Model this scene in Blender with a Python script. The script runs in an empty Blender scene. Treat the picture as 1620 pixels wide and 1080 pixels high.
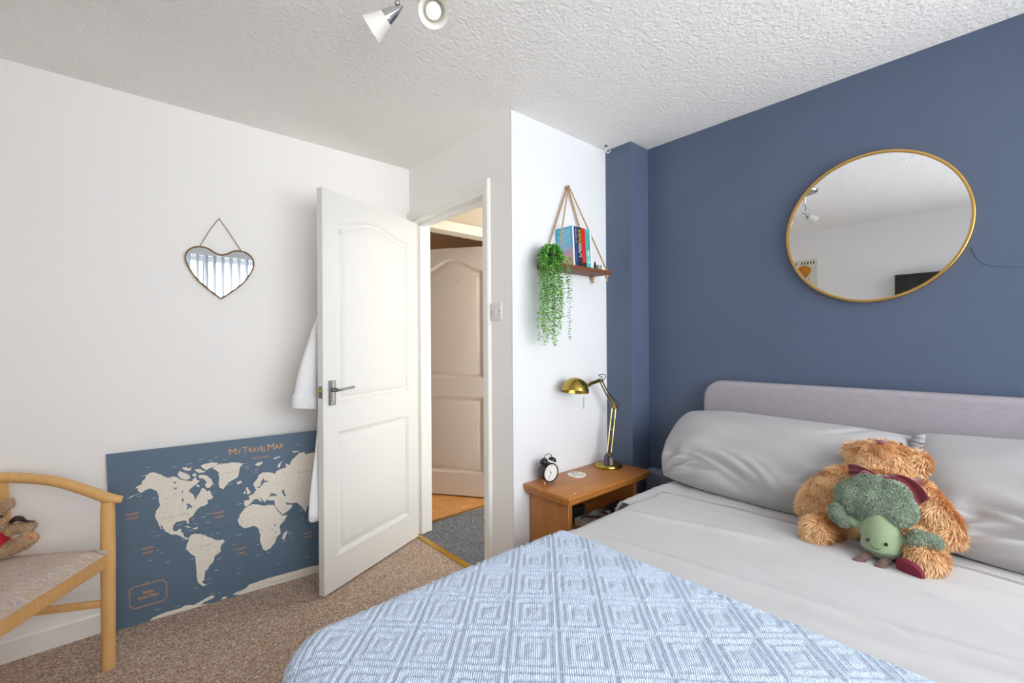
import bpy, bmesh, math, random
import numpy as np
from mathutils import Vector, Matrix, Quaternion, noise
from mathutils.geometry import tessellate_polygon
random.seed(7)
C = bpy.context.scene.collection
sc = bpy.context.scene

# ------------------------------------------------------------------ camera
cam = bpy.data.objects.new('camera', bpy.data.cameras.new('camera'))
C.objects.link(cam)
R_ = Vector((0.75040895, -0.66094188, -0.00649995)); U_ = Vector((0.00441505, -0.00482149, 0.99997863)); F_ = Vector((0.66095909, 0.75042161, 0.0007))
M = Matrix((R_, U_, -F_)).transposed().to_4x4()
M.translation = Vector((0, 0, 1.24))
cam.matrix_world = M
cam.data.sensor_width = 36.0
cam.data.lens = 719.04 / 1620 * 36.0
cam.data.clip_start = 0.02
sc.camera = cam

# ------------------------------------------------------------------ world, daylight, exposure
sc.view_settings.view_transform = 'Standard'
sc.view_settings.look = 'None'
sc.view_settings.gamma = 1.0
sc.view_settings.use_curve_mapping = False
sc.view_settings.exposure = 0.16
sc.cycles.use_denoising = True
sc.cycles.max_bounces = 16
sc.cycles.diffuse_bounces = 12
sc.cycles.sample_clamp_indirect = 12.0
sc.cycles.caustics_reflective = True
w = bpy.data.worlds.new('world'); sc.world = w; w.use_nodes = True
nt = w.node_tree; nt.nodes.clear()
o_ = nt.nodes.new('ShaderNodeOutputWorld'); b_ = nt.nodes.new('ShaderNodeBackground')
b_.inputs['Color'].default_value = (0.955, 0.98, 1.0, 1); b_.inputs['Strength'].default_value = 11.5
nt.links.new(b_.outputs[0], o_.inputs[0])
pl = bpy.data.lights.new('window_daylight', 'AREA'); pl.shape = 'RECTANGLE'; pl.size = 2.90; pl.size_y = 1.42
pl.cycles.is_portal = True
po = bpy.data.objects.new('window_daylight', pl); C.objects.link(po)
po.location = (0.82, -1.16, 1.46); po.rotation_euler = (math.radians(90), 0, 0)   # faces +Y, into the room
def lamp(name, loc, power, colour, size, rot=(0, 0, 0)):
    l = bpy.data.lights.new(name, 'AREA'); l.energy = power; l.color = colour; l.size = size; l.shape = 'DISK'
    o = bpy.data.objects.new(name, l); C.objects.link(o); o.location = loc; o.rotation_euler = rot
    return o
lamp('hallway_fill_light', (2.45, 2.05, 2.0), 1.7, (1, 0.93, 0.84), 0.3)  # unseen light added below the ceiling, aimed down to brighten the hall
lamp('far_room_fill_light', (1.35, 4.2, 2.33), 6, (1, 0.90, 0.78), 0.35)  # unseen light added for a warm tone beyond the far doorway

# ------------------------------------------------------------------ helpers
def S(h):
    h = h.lstrip('#'); v = [int(h[i:i + 2], 16) / 255 for i in (0, 2, 4)]
    return tuple((c / 12.92 if c <= .04045 else ((c + .055) / 1.055) ** 2.4) for c in v) + (1,)

def mat(name, c, rough=.6, metal=0, var=None, bump=None, c2=None, sheen=0, stretch=None, coat=0, attr=None, spec=None, det=4):
    """var=(scale, amount) mixes c with c2 through noise; bump=(scale, distance)"""
    m = bpy.data.materials.new(name); m.use_nodes = True; n = m.node_tree.nodes; l = m.node_tree.links
    p = n['Principled BSDF']; p.inputs['Base Color'].default_value = S(c); p.inputs['Roughness'].default_value = rough
    p.inputs['Metallic'].default_value = metal
    if sheen: p.inputs['Sheen Weight'].default_value = sheen
    if coat: p.inputs['Coat Weight'].default_value = coat
    if spec is not None: p.inputs['Specular IOR Level'].default_value = spec
    tc = n.new('ShaderNodeTexCoord'); mp = n.new('ShaderNodeMapping'); l.new(tc.outputs['Object'], mp.inputs[0])
    if stretch: mp.inputs['Scale'].default_value = stretch
    if var:
        t = n.new('ShaderNodeTexNoise'); t.inputs['Scale'].default_value = var[0]; t.inputs['Detail'].default_value = det
        l.new(mp.outputs[0], t.inputs['Vector'])
        r = n.new('ShaderNodeValToRGB'); l.new(t.outputs['Fac'], r.inputs[0])
        r.color_ramp.elements[0].position = .5 - var[1]; r.color_ramp.elements[1].position = .5 + var[1]
        r.color_ramp.elements[0].color = S(c); r.color_ramp.elements[1].color = S(c2)
        l.new(r.outputs[0], p.inputs['Base Color'])
    if attr:
        a = n.new('ShaderNodeAttribute'); a.attribute_name = attr
        r = n.new('ShaderNodeValToRGB'); l.new(a.outputs['Fac'], r.inputs[0])
        r.color_ramp.elements[0].color = S(c); r.color_ramp.elements[1].color = S(c2)
        l.new(r.outputs[0], p.inputs['Base Color'])
    if bump:
        t = n.new('ShaderNodeTexNoise'); t.inputs['Scale'].default_value = bump[0]; t.inputs['Detail'].default_value = 3
        l.new(mp.outputs[0], t.inputs['Vector'])
        b = n.new('ShaderNodeBump'); b.inputs['Distance'].default_value = bump[1]; b.inputs['Strength'].default_value = 1
        l.new(t.outputs['Fac'], b.inputs['Height']); l.new(b.outputs[0], p.inputs['Normal'])
    return m

def smooth_mesh(me, angle=40):
    for p in me.polygons: p.use_smooth = True
    try: me.set_sharp_from_angle(angle=math.radians(angle))
    except Exception: pass

def worldloc(o):
    v = Vector((0, 0, 0))
    while o is not None:
        v += o.location; o = o.parent
    return v

def link(name, me, m=None, parent=None, smooth=True, angle=40):
    if m is not None:
        for q in (m if isinstance(m, (list, tuple)) else [m]): me.materials.append(q)
    if parent is not None:
        off = worldloc(parent)
        if off.length > 0: me.transform(Matrix.Translation(-off))
    if smooth: smooth_mesh(me, angle)
    o = bpy.data.objects.new(name, me); C.objects.link(o); o.parent = parent
    return o

def P(name, verts, faces, m, parent=None, smooth=True, angle=40):
    me = bpy.data.meshes.new(name); me.from_pydata([tuple(v) for v in verts], [], faces); me.update()
    return link(name, me, m, parent, smooth, angle)

def catmull(pts, n):
    pts = [Vector(p) for p in pts]
    if len(pts) < 3 or n <= 1: return pts
    out = []
    for i in range(len(pts) - 1):
        p0 = pts[max(i - 1, 0)]; p1 = pts[i]; p2 = pts[i + 1]; p3 = pts[min(i + 2, len(pts) - 1)]
        for k in range(n):
            t = k / n
            out.append(.5 * ((2 * p1) + (p2 - p0) * t + (2 * p0 - 5 * p1 + 4 * p2 - p3) * t * t + (-p0 + 3 * p1 - 3 * p2 + p3) * t ** 3))
    out.append(pts[-1]); return out

class B:
    def __init__(s): s.v = []; s.f = []; s.mi = []; s.cm = 0
    def add(s, v, f):
        k = len(s.v); s.v += [Vector(q) for q in v]; s.f += [tuple(i + k for i in q) for q in f]; s.mi += [s.cm] * len(f); return s
    def box(s, a, b, bev=0, rot=None, seg=2):
        bm = bmesh.new(); bmesh.ops.create_cube(bm, size=1)
        ctr = (Vector(a) + Vector(b)) / 2; d = Vector(b) - Vector(a)
        for v in bm.verts: v.co = Vector((v.co.x * d.x, v.co.y * d.y, v.co.z * d.z))
        if bev: bmesh.ops.bevel(bm, geom=bm.edges[:], offset=bev, segments=seg, profile=.5, affect='EDGES')
        for v in bm.verts: v.co = (rot @ v.co if rot else v.co) + ctr
        s.addbm(bm); return s
    def addbm(s, bm):
        bm.verts.ensure_lookup_table(); bm.verts.index_update()
        s.add([v.co.copy() for v in bm.verts], [[v.index for v in f.verts] for f in bm.faces]); bm.free(); return s
    def tube(s, pts, r, n=10, sub=1, closed=False, flat=None, up=None):
        pts = catmull(pts, sub) if sub > 1 else [Vector(p) for p in pts]
        N = len(pts)
        if not isinstance(r, (list, tuple)): r = [r] * N
        elif len(r) != N:
            r = [r[min(int(i * (len(r) - 1) / (N - 1)), len(r) - 2)] * (1 - (i * (len(r) - 1) / (N - 1) - min(int(i * (len(r) - 1) / (N - 1)), len(r) - 2))) + r[min(int(i * (len(r) - 1) / (N - 1)), len(r) - 2) + 1] * (i * (len(r) - 1) / (N - 1) - min(int(i * (len(r) - 1) / (N - 1)), len(r) - 2)) for i in range(N)]
        vs = []; fs = []; ref = None
        for i, p in enumerate(pts):
            if closed: t = (pts[(i + 1) % N] - pts[i - 1]).normalized()
            else: t = (pts[min(i + 1, N - 1)] - pts[max(i - 1, 0)]).normalized()
            if ref is None:
                ref = Vector(up) if up else (Vector((0, 0, 1)) if abs(t.z) < .9 else Vector((1, 0, 0)))
            ref = (ref - t * ref.dot(t)).normalized(); side = t.cross(ref)
            for k in range(n):
                a = 2 * math.pi * k / n
                vs.append(p + r[i] * (math.cos(a) * side + math.sin(a) * ref * (flat or 1)))
        rng = N if closed else N - 1
        for i in range(rng):
            for k in range(n):
                a = i * n + k; b = i * n + (k + 1) % n; c = ((i + 1) % N) * n + (k + 1) % n; d = ((i + 1) % N) * n + k
                fs.append((a, b, c, d))
        if not closed: fs.append(tuple(range(n))[::-1]); fs.append(tuple(range((N - 1) * n, N * n)))
        return s.add(vs, fs)
    def lathe(s, prof, c, axis=(0, 0, 1), n=24):
        """prof: (radius, height) pairs along the axis"""
        q = Vector((0, 0, 1)).rotation_difference(Vector(axis).normalized()); c = Vector(c); vs = []; fs = []
        for (r, h) in prof:
            for k in range(n):
                a = 2 * math.pi * k / n; vs.append(c + q @ Vector((r * math.cos(a), r * math.sin(a), h)))
        for i in range(len(prof) - 1):
            for k in range(n): fs.append((i * n + k, i * n + (k + 1) % n, (i + 1) * n + (k + 1) % n, (i + 1) * n + k))
        shut = prof[0] == prof[-1]
        if prof[0][0] > 1e-5 and not shut: fs.append(tuple(range(n))[::-1])
        if prof[-1][0] > 1e-5 and not shut: fs.append(tuple(range((len(prof) - 1) * n, len(prof) * n)))
        return s.add(vs, fs)
    def ball(s, c, r, rot=None, seg=20, rings=12):
        if not isinstance(r, (tuple, list)): r = (r, r, r)
        bm = bmesh.new(); bmesh.ops.create_uvsphere(bm, u_segments=seg, v_segments=rings, radius=1)
        for v in bm.verts:
            p = Vector((v.co.x * r[0], v.co.y * r[1], v.co.z * r[2])); v.co = (rot @ p if rot else p) + Vector(c)
        return s.addbm(bm)
    def make(s, name, m, parent=None, smooth=True, angle=40):
        o = P(name, s.v, s.f, m, parent, False)
        bm = bmesh.new(); bm.from_mesh(o.data); bmesh.ops.remove_doubles(bm, verts=bm.verts, dist=1e-6); bmesh.ops.recalc_face_normals(bm, faces=bm.faces); bm.to_mesh(o.data); bm.free()
        if smooth: smooth_mesh(o.data, angle)
        if any(s.mi): o.data.polygons.foreach_set('material_index', s.mi)
        return o

def tag(o, label=None, cat=None, group=None, kind=None):
    if label: o['label'] = label
    if cat: o['category'] = cat
    if group: o['group'] = group
    if kind: o['kind'] = kind
    return o
def thing(name, loc, label, cat, group=None):
    o = bpy.data.objects.new(name, None); C.objects.link(o); o.location = loc; o.empty_display_size = .05
    return tag(o, label, cat, group)
def struct(o): o['kind'] = 'structure'; return o
def stuff(o): o['kind'] = 'stuff'; return o

def text_polys(txt, size, align='CENTER', space=1.0, bold=0):
    """flat lettering as (verts2d, faces)"""
    cu = bpy.data.curves.new('lettering', 'FONT'); cu.body = txt; cu.size = size; cu.align_x = align; cu.align_y = 'CENTER'; cu.space_character = space
    cu.resolution_u = 3; cu.offset = bold
    ob = bpy.data.objects.new('lettering', cu); C.objects.link(ob)
    bpy.context.view_layer.update()
    me = bpy.data.meshes.new_from_object(ob.evaluated_get(bpy.context.evaluated_depsgraph_get()))
    vs = [(v.co.x, v.co.y) for v in me.vertices]; fs = [tuple(p.vertices) for p in me.polygons]
    bpy.data.objects.remove(ob); bpy.data.curves.remove(cu); bpy.data.meshes.remove(me)
    return vs, fs

def remeshed(b, voxel, smooth=6, name='blob'):
    """union of the shapes in B as one continuous skin"""
    me = bpy.data.meshes.new(name); me.from_pydata([tuple(v) for v in b.v], [], b.f); me.update()
    ob = bpy.data.objects.new(name, me); C.objects.link(ob)
    r = ob.modifiers.new('r', 'REMESH'); r.mode = 'VOXEL'; r.voxel_size = voxel
    if smooth:
        q = ob.modifiers.new('s', 'SMOOTH'); q.factor = .6; q.iterations = smooth
    bpy.context.view_layer.update()
    out = bpy.data.meshes.new_from_object(ob.evaluated_get(bpy.context.evaluated_depsgraph_get()))
    bpy.data.objects.remove(ob)
    return out

def fur(me, count, length, width, comb, name, m, parent, jitter=.35, curl=0, keep=None, lift=.5):
    """strands of pile standing on mesh me, combed along comb; me in world space"""
    rnd = random.Random(count)
    me.calc_loop_triangles(); tris = []; cum = []; tot = 0
    vs = me.vertices
    for t in me.loop_triangles:
        a, b, c = (vs[i].co for i in t.vertices)
        if keep and not keep((a + b + c) / 3): continue
        ar = ((b - a).cross(c - a)).length / 2
        if ar > 0: tot += ar; cum.append(tot); tris.append(t)
    import bisect
    V = []; Fc = []; tint = []; comb = Vector(comb)
    for i in range(count):
        t = tris[min(bisect.bisect(cum, rnd.random() * tot), len(tris) - 1)]
        u, v = rnd.random(), rnd.random()
        if u + v > 1: u, v = 1 - u, 1 - v
        i0, i1, i2 = t.vertices
        p = vs[i0].co * (1 - u - v) + vs[i1].co * u + vs[i2].co * v
        n = (vs[i0].normal * (1 - u - v) + vs[i1].normal * u + vs[i2].normal * v).normalized()
        cl = noise.noise_vector(p * 38) * 1.1
        d = comb + cl; d = d - n * d.dot(n)
        d = (n * lift + d * .8 + Vector((rnd.gauss(0, 1), rnd.gauss(0, 1), rnd.gauss(0, 1))) * jitter).normalized()
        if d.dot(n) < .12: d = (d + n * (.2 - d.dot(n))).normalized()
        L = length * rnd.uniform(.65, 1.15); s = d.cross(n)
        if s.length < 1e-4: s = d.orthogonal()
        s = (s.normalized() + .4 * n).normalized() * width / 2
        mid = p + d * L * .55 + n * L * .08; tip = p + d * L - n * L * (.1 + curl)
        k = len(V); p = p - n * .0006
        V += [p - s, p + s, mid + s * .8, mid - s * .8, tip]
        Fc += [(k, k + 1, k + 2, k + 3), (k + 3, k + 2, k + 4)]
        q = min(1, max(0, rnd.gauss(.5, .22) + .25 * noise.noise(p * 30))); tint += [q] * 5
    mm = bpy.data.meshes.new(name); mm.from_pydata([tuple(v) for v in V], [], Fc); mm.update()
    at = mm.attributes.new('tint', 'FLOAT', 'POINT'); at.data.foreach_set('value', tint)
    return stuff(link(name, mm, m, parent, True, 180))

def sm(a, b, x):
    t = min(1, max(0, (x - a) / (b - a))); return t * t * (3 - 2 * t)

# ------------------------------------------------------------------ materials
white_wall = mat('white wall paint', '#f1efec', .75, bump=(60, .0006))
ceil_m = mat('stippled white ceiling', '#efece8', .9, bump=(70, .0065))
shelf_wall = mat('dimmed white wall paint', '#e6e7e9', .75, bump=(60, .0006))  # white darkened and cooled in the colour to offset bright window light
blue_wall = mat('navy blue wall paint', '#525f76', .5, bump=(45, .0008), var=(3, .3), c2='#57647c')
white_gloss = mat('white gloss paint', '#eeece6', .35, bump=(90, .0002))
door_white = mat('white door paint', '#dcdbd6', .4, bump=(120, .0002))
oak = mat('oak laminate', '#b97a3c', .4, var=(9, .22), c2='#dba35f', stretch=(1, 9, 9))
brass = mat('brass', '#c9a24a', .25, metal=1)
gold = mat('brushed gold metal', '#d9ae62', .3, metal=1)
lampbrass = mat('antique brass', '#a98f45', .24, metal=1, var=(14, .3), c2='#c0a656')
chrome = mat('chrome', '#c9c9cb', .12, metal=1)
steel = mat('brushed steel', '#8f8f90', .35, metal=1)
mirror_m = mat('mirror glass', '#f2f4f5', 0.0, metal=1)
black = mat('black enamel', '#17181b', .35)
blackmatt = mat('matt black', '#1b1b1e', .7)
white_plastic = mat('white plastic', '#dedede', .35)
headboard_m = mat('grey mauve upholstery', '#a39ca2', .9, var=(120, .3), c2='#afa8ae', bump=(900, .0012), stretch=(1, .35, 1))
duvet_m = mat('light grey cotton', '#bebcbc', .85, sheen=.1, bump=(700, .0005), var=(6, .3), c2='#c5c3c3')
sheet_m = mat('grey cotton sheet', '#bfbdc0', .85, sheen=.1, bump=(700, .0005))
pillow_m = mat('grey pillow cotton', '#aeacac', .85, sheen=.1, bump=(700, .0005), var=(5, .3), c2='#b5b3b3')
frame_fabric = mat('slate grey upholstery', '#747b8c', .8, bump=(700, .0008))
pine = mat('varnished pine', '#a5642c', .38, var=(5, .28), c2='#c2823f', stretch=(1, 12, 12), bump=(40, .0003))
pine_v = mat('varnished pine upright', '#a86a32', .4, var=(5, .28), c2='#bf8142', stretch=(12, 12, 1), bump=(40, .0003))
beech = mat('pale beech wood', '#d39f60', .45, var=(5, .3), c2='#e0b577', stretch=(14, 14, 2))
walnut = mat('dark stained shelf wood', '#5d331c', .5, var=(6, .25), c2='#8a5230', stretch=(1, 14, 14), bump=(60, .0005))
jute = mat('jute rope', '#a9855b', .9, var=(300, .25), c2='#c6a578', bump=(500, .002))
tapestry = mat('floral tapestry seat cloth', '#c3a98f', .9, bump=(500, .001))
def node_mat(name, build, rough=.6):
    m = bpy.data.materials.new(name); m.use_nodes = True; n = m.node_tree.nodes; l = m.node_tree.links
    p = n['Principled BSDF']; p.inputs['Roughness'].default_value = rough
    tc = n.new('ShaderNodeTexCoord'); mp = n.new('ShaderNodeMapping'); l.new(tc.outputs['Object'], mp.inputs[0])
    build(n, l, p, mp); return m
def ramp(n, stops, interp='LINEAR'):
    r = n.new('ShaderNodeValToRGB'); e = r.color_ramp.elements; r.color_ramp.interpolation = interp
    e[0].position = stops[0][0]; e[0].color = S(stops[0][1]); e[1].position = stops[1][0]; e[1].color = S(stops[1][1])
    for q, c in stops[2:]:
        k = e.new(q); k.color = S(c)
    return r
def pile(cols, scale):
    def f(n, l, p, mp):
        v = n.new('ShaderNodeTexVoronoi'); v.inputs['Scale'].default_value = scale; l.new(mp.outputs[0], v.inputs['Vector'])
        sp = n.new('ShaderNodeSeparateColor'); l.new(v.outputs['Color'], sp.inputs[0])
        r = ramp(n, cols); l.new(sp.outputs[0], r.inputs[0]); l.new(r.outputs[0], p.inputs['Base Color'])
        b = n.new('ShaderNodeBump'); b.inputs['Distance'].default_value = .004; b.invert = True; l.new(v.outputs['Distance'], b.inputs['Height']); l.new(b.outputs[0], p.inputs['Normal'])
    return f
carpet = node_mat('speckled beige carpet', pile([(0, '#8a7263'), (1, '#eadac9'), (.35, '#b09683'), (.7, '#cab29e')], 210), .95)
hall_carpet = node_mat('grey hall carpet', pile([(0, '#4d5056'), (1, '#9a9da4'), (.5, '#71747a')], 190), .95)
def b_tap(n, l, p, mp):
    mp.inputs['Scale'].default_value = (14, 30, 14); mp.inputs['Rotation'].default_value = (0, 0, .55)
    t = n.new('ShaderNodeTexNoise'); t.inputs['Scale'].default_value = 1; t.inputs['Detail'].default_value = 3; t.inputs['Distortion'].default_value = 1.6
    l.new(mp.outputs[0], t.inputs['Vector'])
    r = ramp(n, [(.30, '#978b8d'), (.70, '#cbbfae'), (.38, '#b8aaa0'), (.44, '#c2a595'), (.48, '#d0c3b2'), (.52, '#aaa2a8'), (.57, '#c9b798'), (.63, '#b59a8d')])
    l.new(t.outputs['Fac'], r.inputs[0]); l.new(r.outputs[0], p.inputs['Base Color'])
tapestry = node_mat('floral tapestry seat cloth', b_tap, .9)
def b_blanket(n, l, p, mp):
    p.inputs['Sheen Weight'].default_value = .2
    t = n.new('ShaderNodeTexNoise'); t.inputs['Scale'].default_value = 260; t.inputs['Detail'].default_value = 2
    l.new(mp.outputs[0], t.inputs['Vector'])
    r = ramp(n, [(.35, '#b9cce8'), (.62, '#dce8f8')]); l.new(t.outputs['Fac'], r.inputs[0]); l.new(r.outputs[0], p.inputs['Base Color'])
    m2 = n.new('ShaderNodeMapping'); m2.inputs['Rotation'].default_value = (0, 0, math.radians(45)); tc = [q for q in n if q.type == 'TEX_COORD'][0]
    l.new(tc.outputs['Object'], m2.inputs[0])
    wv = n.new('ShaderNodeTexWave'); wv.inputs['Scale'].default_value = 70; wv.inputs['Distortion'].default_value = 1.5; wv.inputs['Detail Scale'].default_value = 4; l.new(m2.outputs[0], wv.inputs['Vector'])
    ad = n.new('ShaderNodeMath'); ad.operation = 'ADD'; l.new(t.outputs['Fac'], ad.inputs[0]); l.new(wv.outputs['Fac'], ad.inputs[1])
    b = n.new('ShaderNodeBump'); b.inputs['Distance'].default_value = .0016; l.new(ad.outputs[0], b.inputs['Height']); l.new(b.outputs[0], p.inputs['Normal'])
blanket_m = node_mat('pale blue knit', b_blanket, .95)
def b_glass(n, l, p, mp):
    n.remove(p); o = [q for q in n if q.type == 'OUTPUT_MATERIAL'][0]
    t = n.new('ShaderNodeBsdfTransparent'); g = n.new('ShaderNodeBsdfGlossy'); g.inputs['Roughness'].default_value = .02
    m = n.new('ShaderNodeMixShader'); m.inputs[0].default_value = .06; l.new(t.outputs[0], m.inputs[1]); l.new(g.outputs[0], m.inputs[2]); l.new(m.outputs[0], o.inputs[0])
def glass_mat():
    m = bpy.data.materials.new('clear window glass'); m.use_nodes = True
    n = m.node_tree.nodes; l = m.node_tree.links; b_glass(n, l, n['Principled BSDF'], None); return m
glass = glass_mat()

# ------------------------------------------------------------------ room shell
H = 2.364
def wall(name, boxes, m):
    b = B()
    for a, c in boxes: b.box(a, c)
    return struct(b.make(name, m, None, False))
wall('floor', [((-.83, -1.12, -.1), (1.473, 2.75, 0)), ((1.473, -1.12, -.1), (2.47, 1.70, 0))], carpet)
wall('floor_hall', [((1.473, 1.70, -.1), (3.0, 2.722, -.002))], hall_carpet)
fo = wall('floor_far_room', [((.8, 2.722, -.1), (3.6, 5.3, -.012))], oak)
proto = None
rng = random.Random(3)
for r_ in range(16):                                      # oak boards beyond the hall
    y0 = 2.735 + r_ * .072; x = 1.2 - rng.random() * .3
    while x < 3.0:
        L_ = rng.uniform(.34, .5)
        if proto is None:
            proto = B().box((-.21, -.0355, -.012), (.21, .0355, 0), .0015, seg=1).make('plank', oak, fo, False); o = proto
        else:
            o = proto.copy(); C.objects.link(o); o.parent = fo
        o.location = (x + L_ / 2, y0 + .036, 0); o.scale = ((L_ - .001) / .42, 1, 1); x += L_
wall('ceiling', [((-.83, -1.12, H), (3.6, 5.3, H + .1))], ceil_m)
wall('wall_left', [((-.83, 2.656, 0), (1.456, 2.722, H))], white_wall)
wall('wall_door', [((1.456, 1.658, 0), (1.575, 1.853, H)), ((1.456, 2.617, 0), (1.575, 2.722, H)), ((1.456, 1.853, 2.018), (1.575, 2.617, H))], white_wall)
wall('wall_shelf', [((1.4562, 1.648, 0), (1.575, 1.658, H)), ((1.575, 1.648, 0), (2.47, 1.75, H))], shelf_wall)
wall('wall_pier', [((2.197, 1.473, 0), (2.37, 1.648, H))], blue_wall)
wr = wall('wall_right', [((2.37, -1.12, 0), (2.47, 1.648, H))], blue_wall)
wall('wall_back', [((-.83, -1.12, 0), (-.73, 2.656, H))], white_wall)
wall('wall_window', [((-.73, -1.12, 0), (2.37, -1.0, .82)), ((-.73, -1.12, 2.12), (2.37, -1.0, H)), ((-.73, -1.12, .82), (-.60, -1.0, 2.12)), ((2.24, -1.12, .82), (2.37, -1.0, 2.12))], white_wall)
hallw = mat('hallway beige wall paint', '#b9aa90', .8)
wall('wall_hall_end', [((2.9, 1.75, 0), (3.0, 2.72, H))], hallw)
wall('wall_hall_far', [((1.575, 2.722, 0), (1.60, 2.82, H)), ((2.36, 2.722, 0), (3.0, 2.82, H)), ((1.60, 2.722, 2.045), (2.36, 2.82, H))], hallw)
wall('wall_far_room_left', [((.8, 2.82, 0), (.9, 5.2, H))], hallw)
wall('wall_far_room_front', [((.9, 2.722, 0), (1.575, 2.82, H))], hallw)
wall('wall_far_room_right', [((3.5, 2.82, 0), (3.6, 5.2, H)), ((3.0, 2.722, 0), (3.6, 2.82, H))], hallw)
wall('wall_far_room_end', [((.8, 5.2, 0), (3.6, 5.3, H))], mat('peach wall paint', '#e0bb98', .8))
# hairline crack in the navy wall and roller ridge
ck = [(2.3695, .137, 1.574), (2.3695, .128, 1.545), (2.3695, .118, 1.525), (2.3695, .105, 1.51), (2.3695, .083, 1.50), (2.3695, .05, 1.494), (2.3695, .008, 1.486), (2.3695, -.06, 1.489)]
B().tube(ck, .0007, 5, 3).make('hairline_crack', mat('dark crack line', '#2b3546', .9), wr)  # crack drawn as a thin darker line
# baseboards
def baseboard(name, a, b, inward, h=.10, t=.016):
    a = Vector(a); b = Vector(b); n = Vector(inward); vs = []
    prof = [(0, 0), (t, 0), (t, h - .022), (t * .75, h - .014), (t * .35, h - .010), (t * .3, h), (0, h)]
    for q in (a, b):
        for d, z in prof: vs.append(q + n * d + Vector((0, 0, z)))
    k = len(prof); fs = [(i, (i + 1) % k, (i + 1) % k + k, i + k) for i in range(k)] + [tuple(range(k))[::-1], tuple(range(k, 2 * k))]
    return struct(P(name, vs, fs, white_gloss, None, False))
baseboard('baseboard_left', (-.73, 2.656, 0), (1.44, 2.656, 0), (0, -1, 0))
baseboard('baseboard_shelf', (2.197, 1.648, 0), (1.456, 1.648, 0), (0, -1, 0))
baseboard('baseboard_door', (1.456, 1.648, 0), (1.456, 1.79, 0), (-1, 0, 0))
baseboard('baseboard_back', (-.73, -1.0, 0), (-.73, 2.64, 0), (1, 0, 0))
baseboard('baseboard_right', (2.37, 1.473, 0), (2.37, -1.0, 0), (-1, 0, 0))
# door casing of the bedroom doorway
b = B()
def casing(b, pts, x, wdt, out):       # moulded architrave swept round an opening in plane x
    prof = [(0, 0), (0, .010), (.008, .014), (.020, .014), (.026, .017), (wdt - .006, .018), (wdt, .012), (wdt, 0)]
    n = len(prof); vs = []
    for (y, z, dy, dz) in pts:
        for d, h in prof: vs.append((x + out * h, y + dy * d, z + dz * d))
    fs = []
    for i in range(len(pts) - 1):
        for k in range(n): fs.append((i * n + k, i * n + (k + 1) % n, (i + 1) * n + (k + 1) % n, (i + 1) * n + k))
    fs += [tuple(range(n)), tuple(range((len(pts) - 1) * n, len(pts) * n))]
    b.add(vs, fs)
casing(b, [(1.868, 0, -1, 0), (1.868, 2.022, -1, 1), (2.612, 2.022, .72, 1), (2.612, 0, .72, 0)], 1.456, .055, -1)
casing(b, [(1.868, 0, -1, 0), (1.868, 2.022, -1, 1), (2.612, 2.022, 1, 1), (2.612, 0, 1, 0)], 1.575, .055, 1)
tr = struct(b.make('trim_1', white_gloss, None, True, 30))
b = B().box((1.450, 1.853, 0), (1.580, 1.872, 2.03)).box((1.450, 2.606, 0), (1.580, 2.618, 2.03)).box((1.450, 1.853, 2.008), (1.580, 2.617, 2.022))
b.make('door_lining', white_gloss, tr, False)
b = B().box((1.497, 1.872, 0), (1.53, 1.884, 2.008), .002).box((1.497, 2.594, 0), (1.53, 2.606, 2.008), .002).box((1.497, 1.872, 1.992), (1.53, 2.606, 2.008), .002)
b.make('door_stop', white_gloss, tr, False)
B().box((1.452, 1.872, -.001), (1.489, 2.606, .006), .003).make('threshold_bar', mat('polished brass threshold', '#d2a637', .3, metal=.85), tr)
B().box((1.5, 2.712, -.003), (2.36, 2.738, .004), .002).make('threshold_bar', mat('bronze threshold', '#8a6a2f', .4, metal=.7), tr)
# casing of the far doorway (plane y = 2.722)
b = B()
for a, c in [((1.545, 2.708, 0), (1.612, 2.724, 2.10)), ((2.348, 2.708, 0), (2.415, 2.724, 2.10)), ((1.612, 2.708, 2.030), (2.348, 2.724, 2.10))]: b.box(a, c, .004)
b.box((1.60, 2.72, 0), (1.615, 2.825, 2.045)).box((2.345, 2.72, 0), (2.36, 2.825, 2.045)).box((1.6, 2.72, 2.03), (2.36, 2.825, 2.045))
struct(b.make('trim_2', mat('cream gloss paint', '#dfd3bd', .4), None, False))

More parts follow.
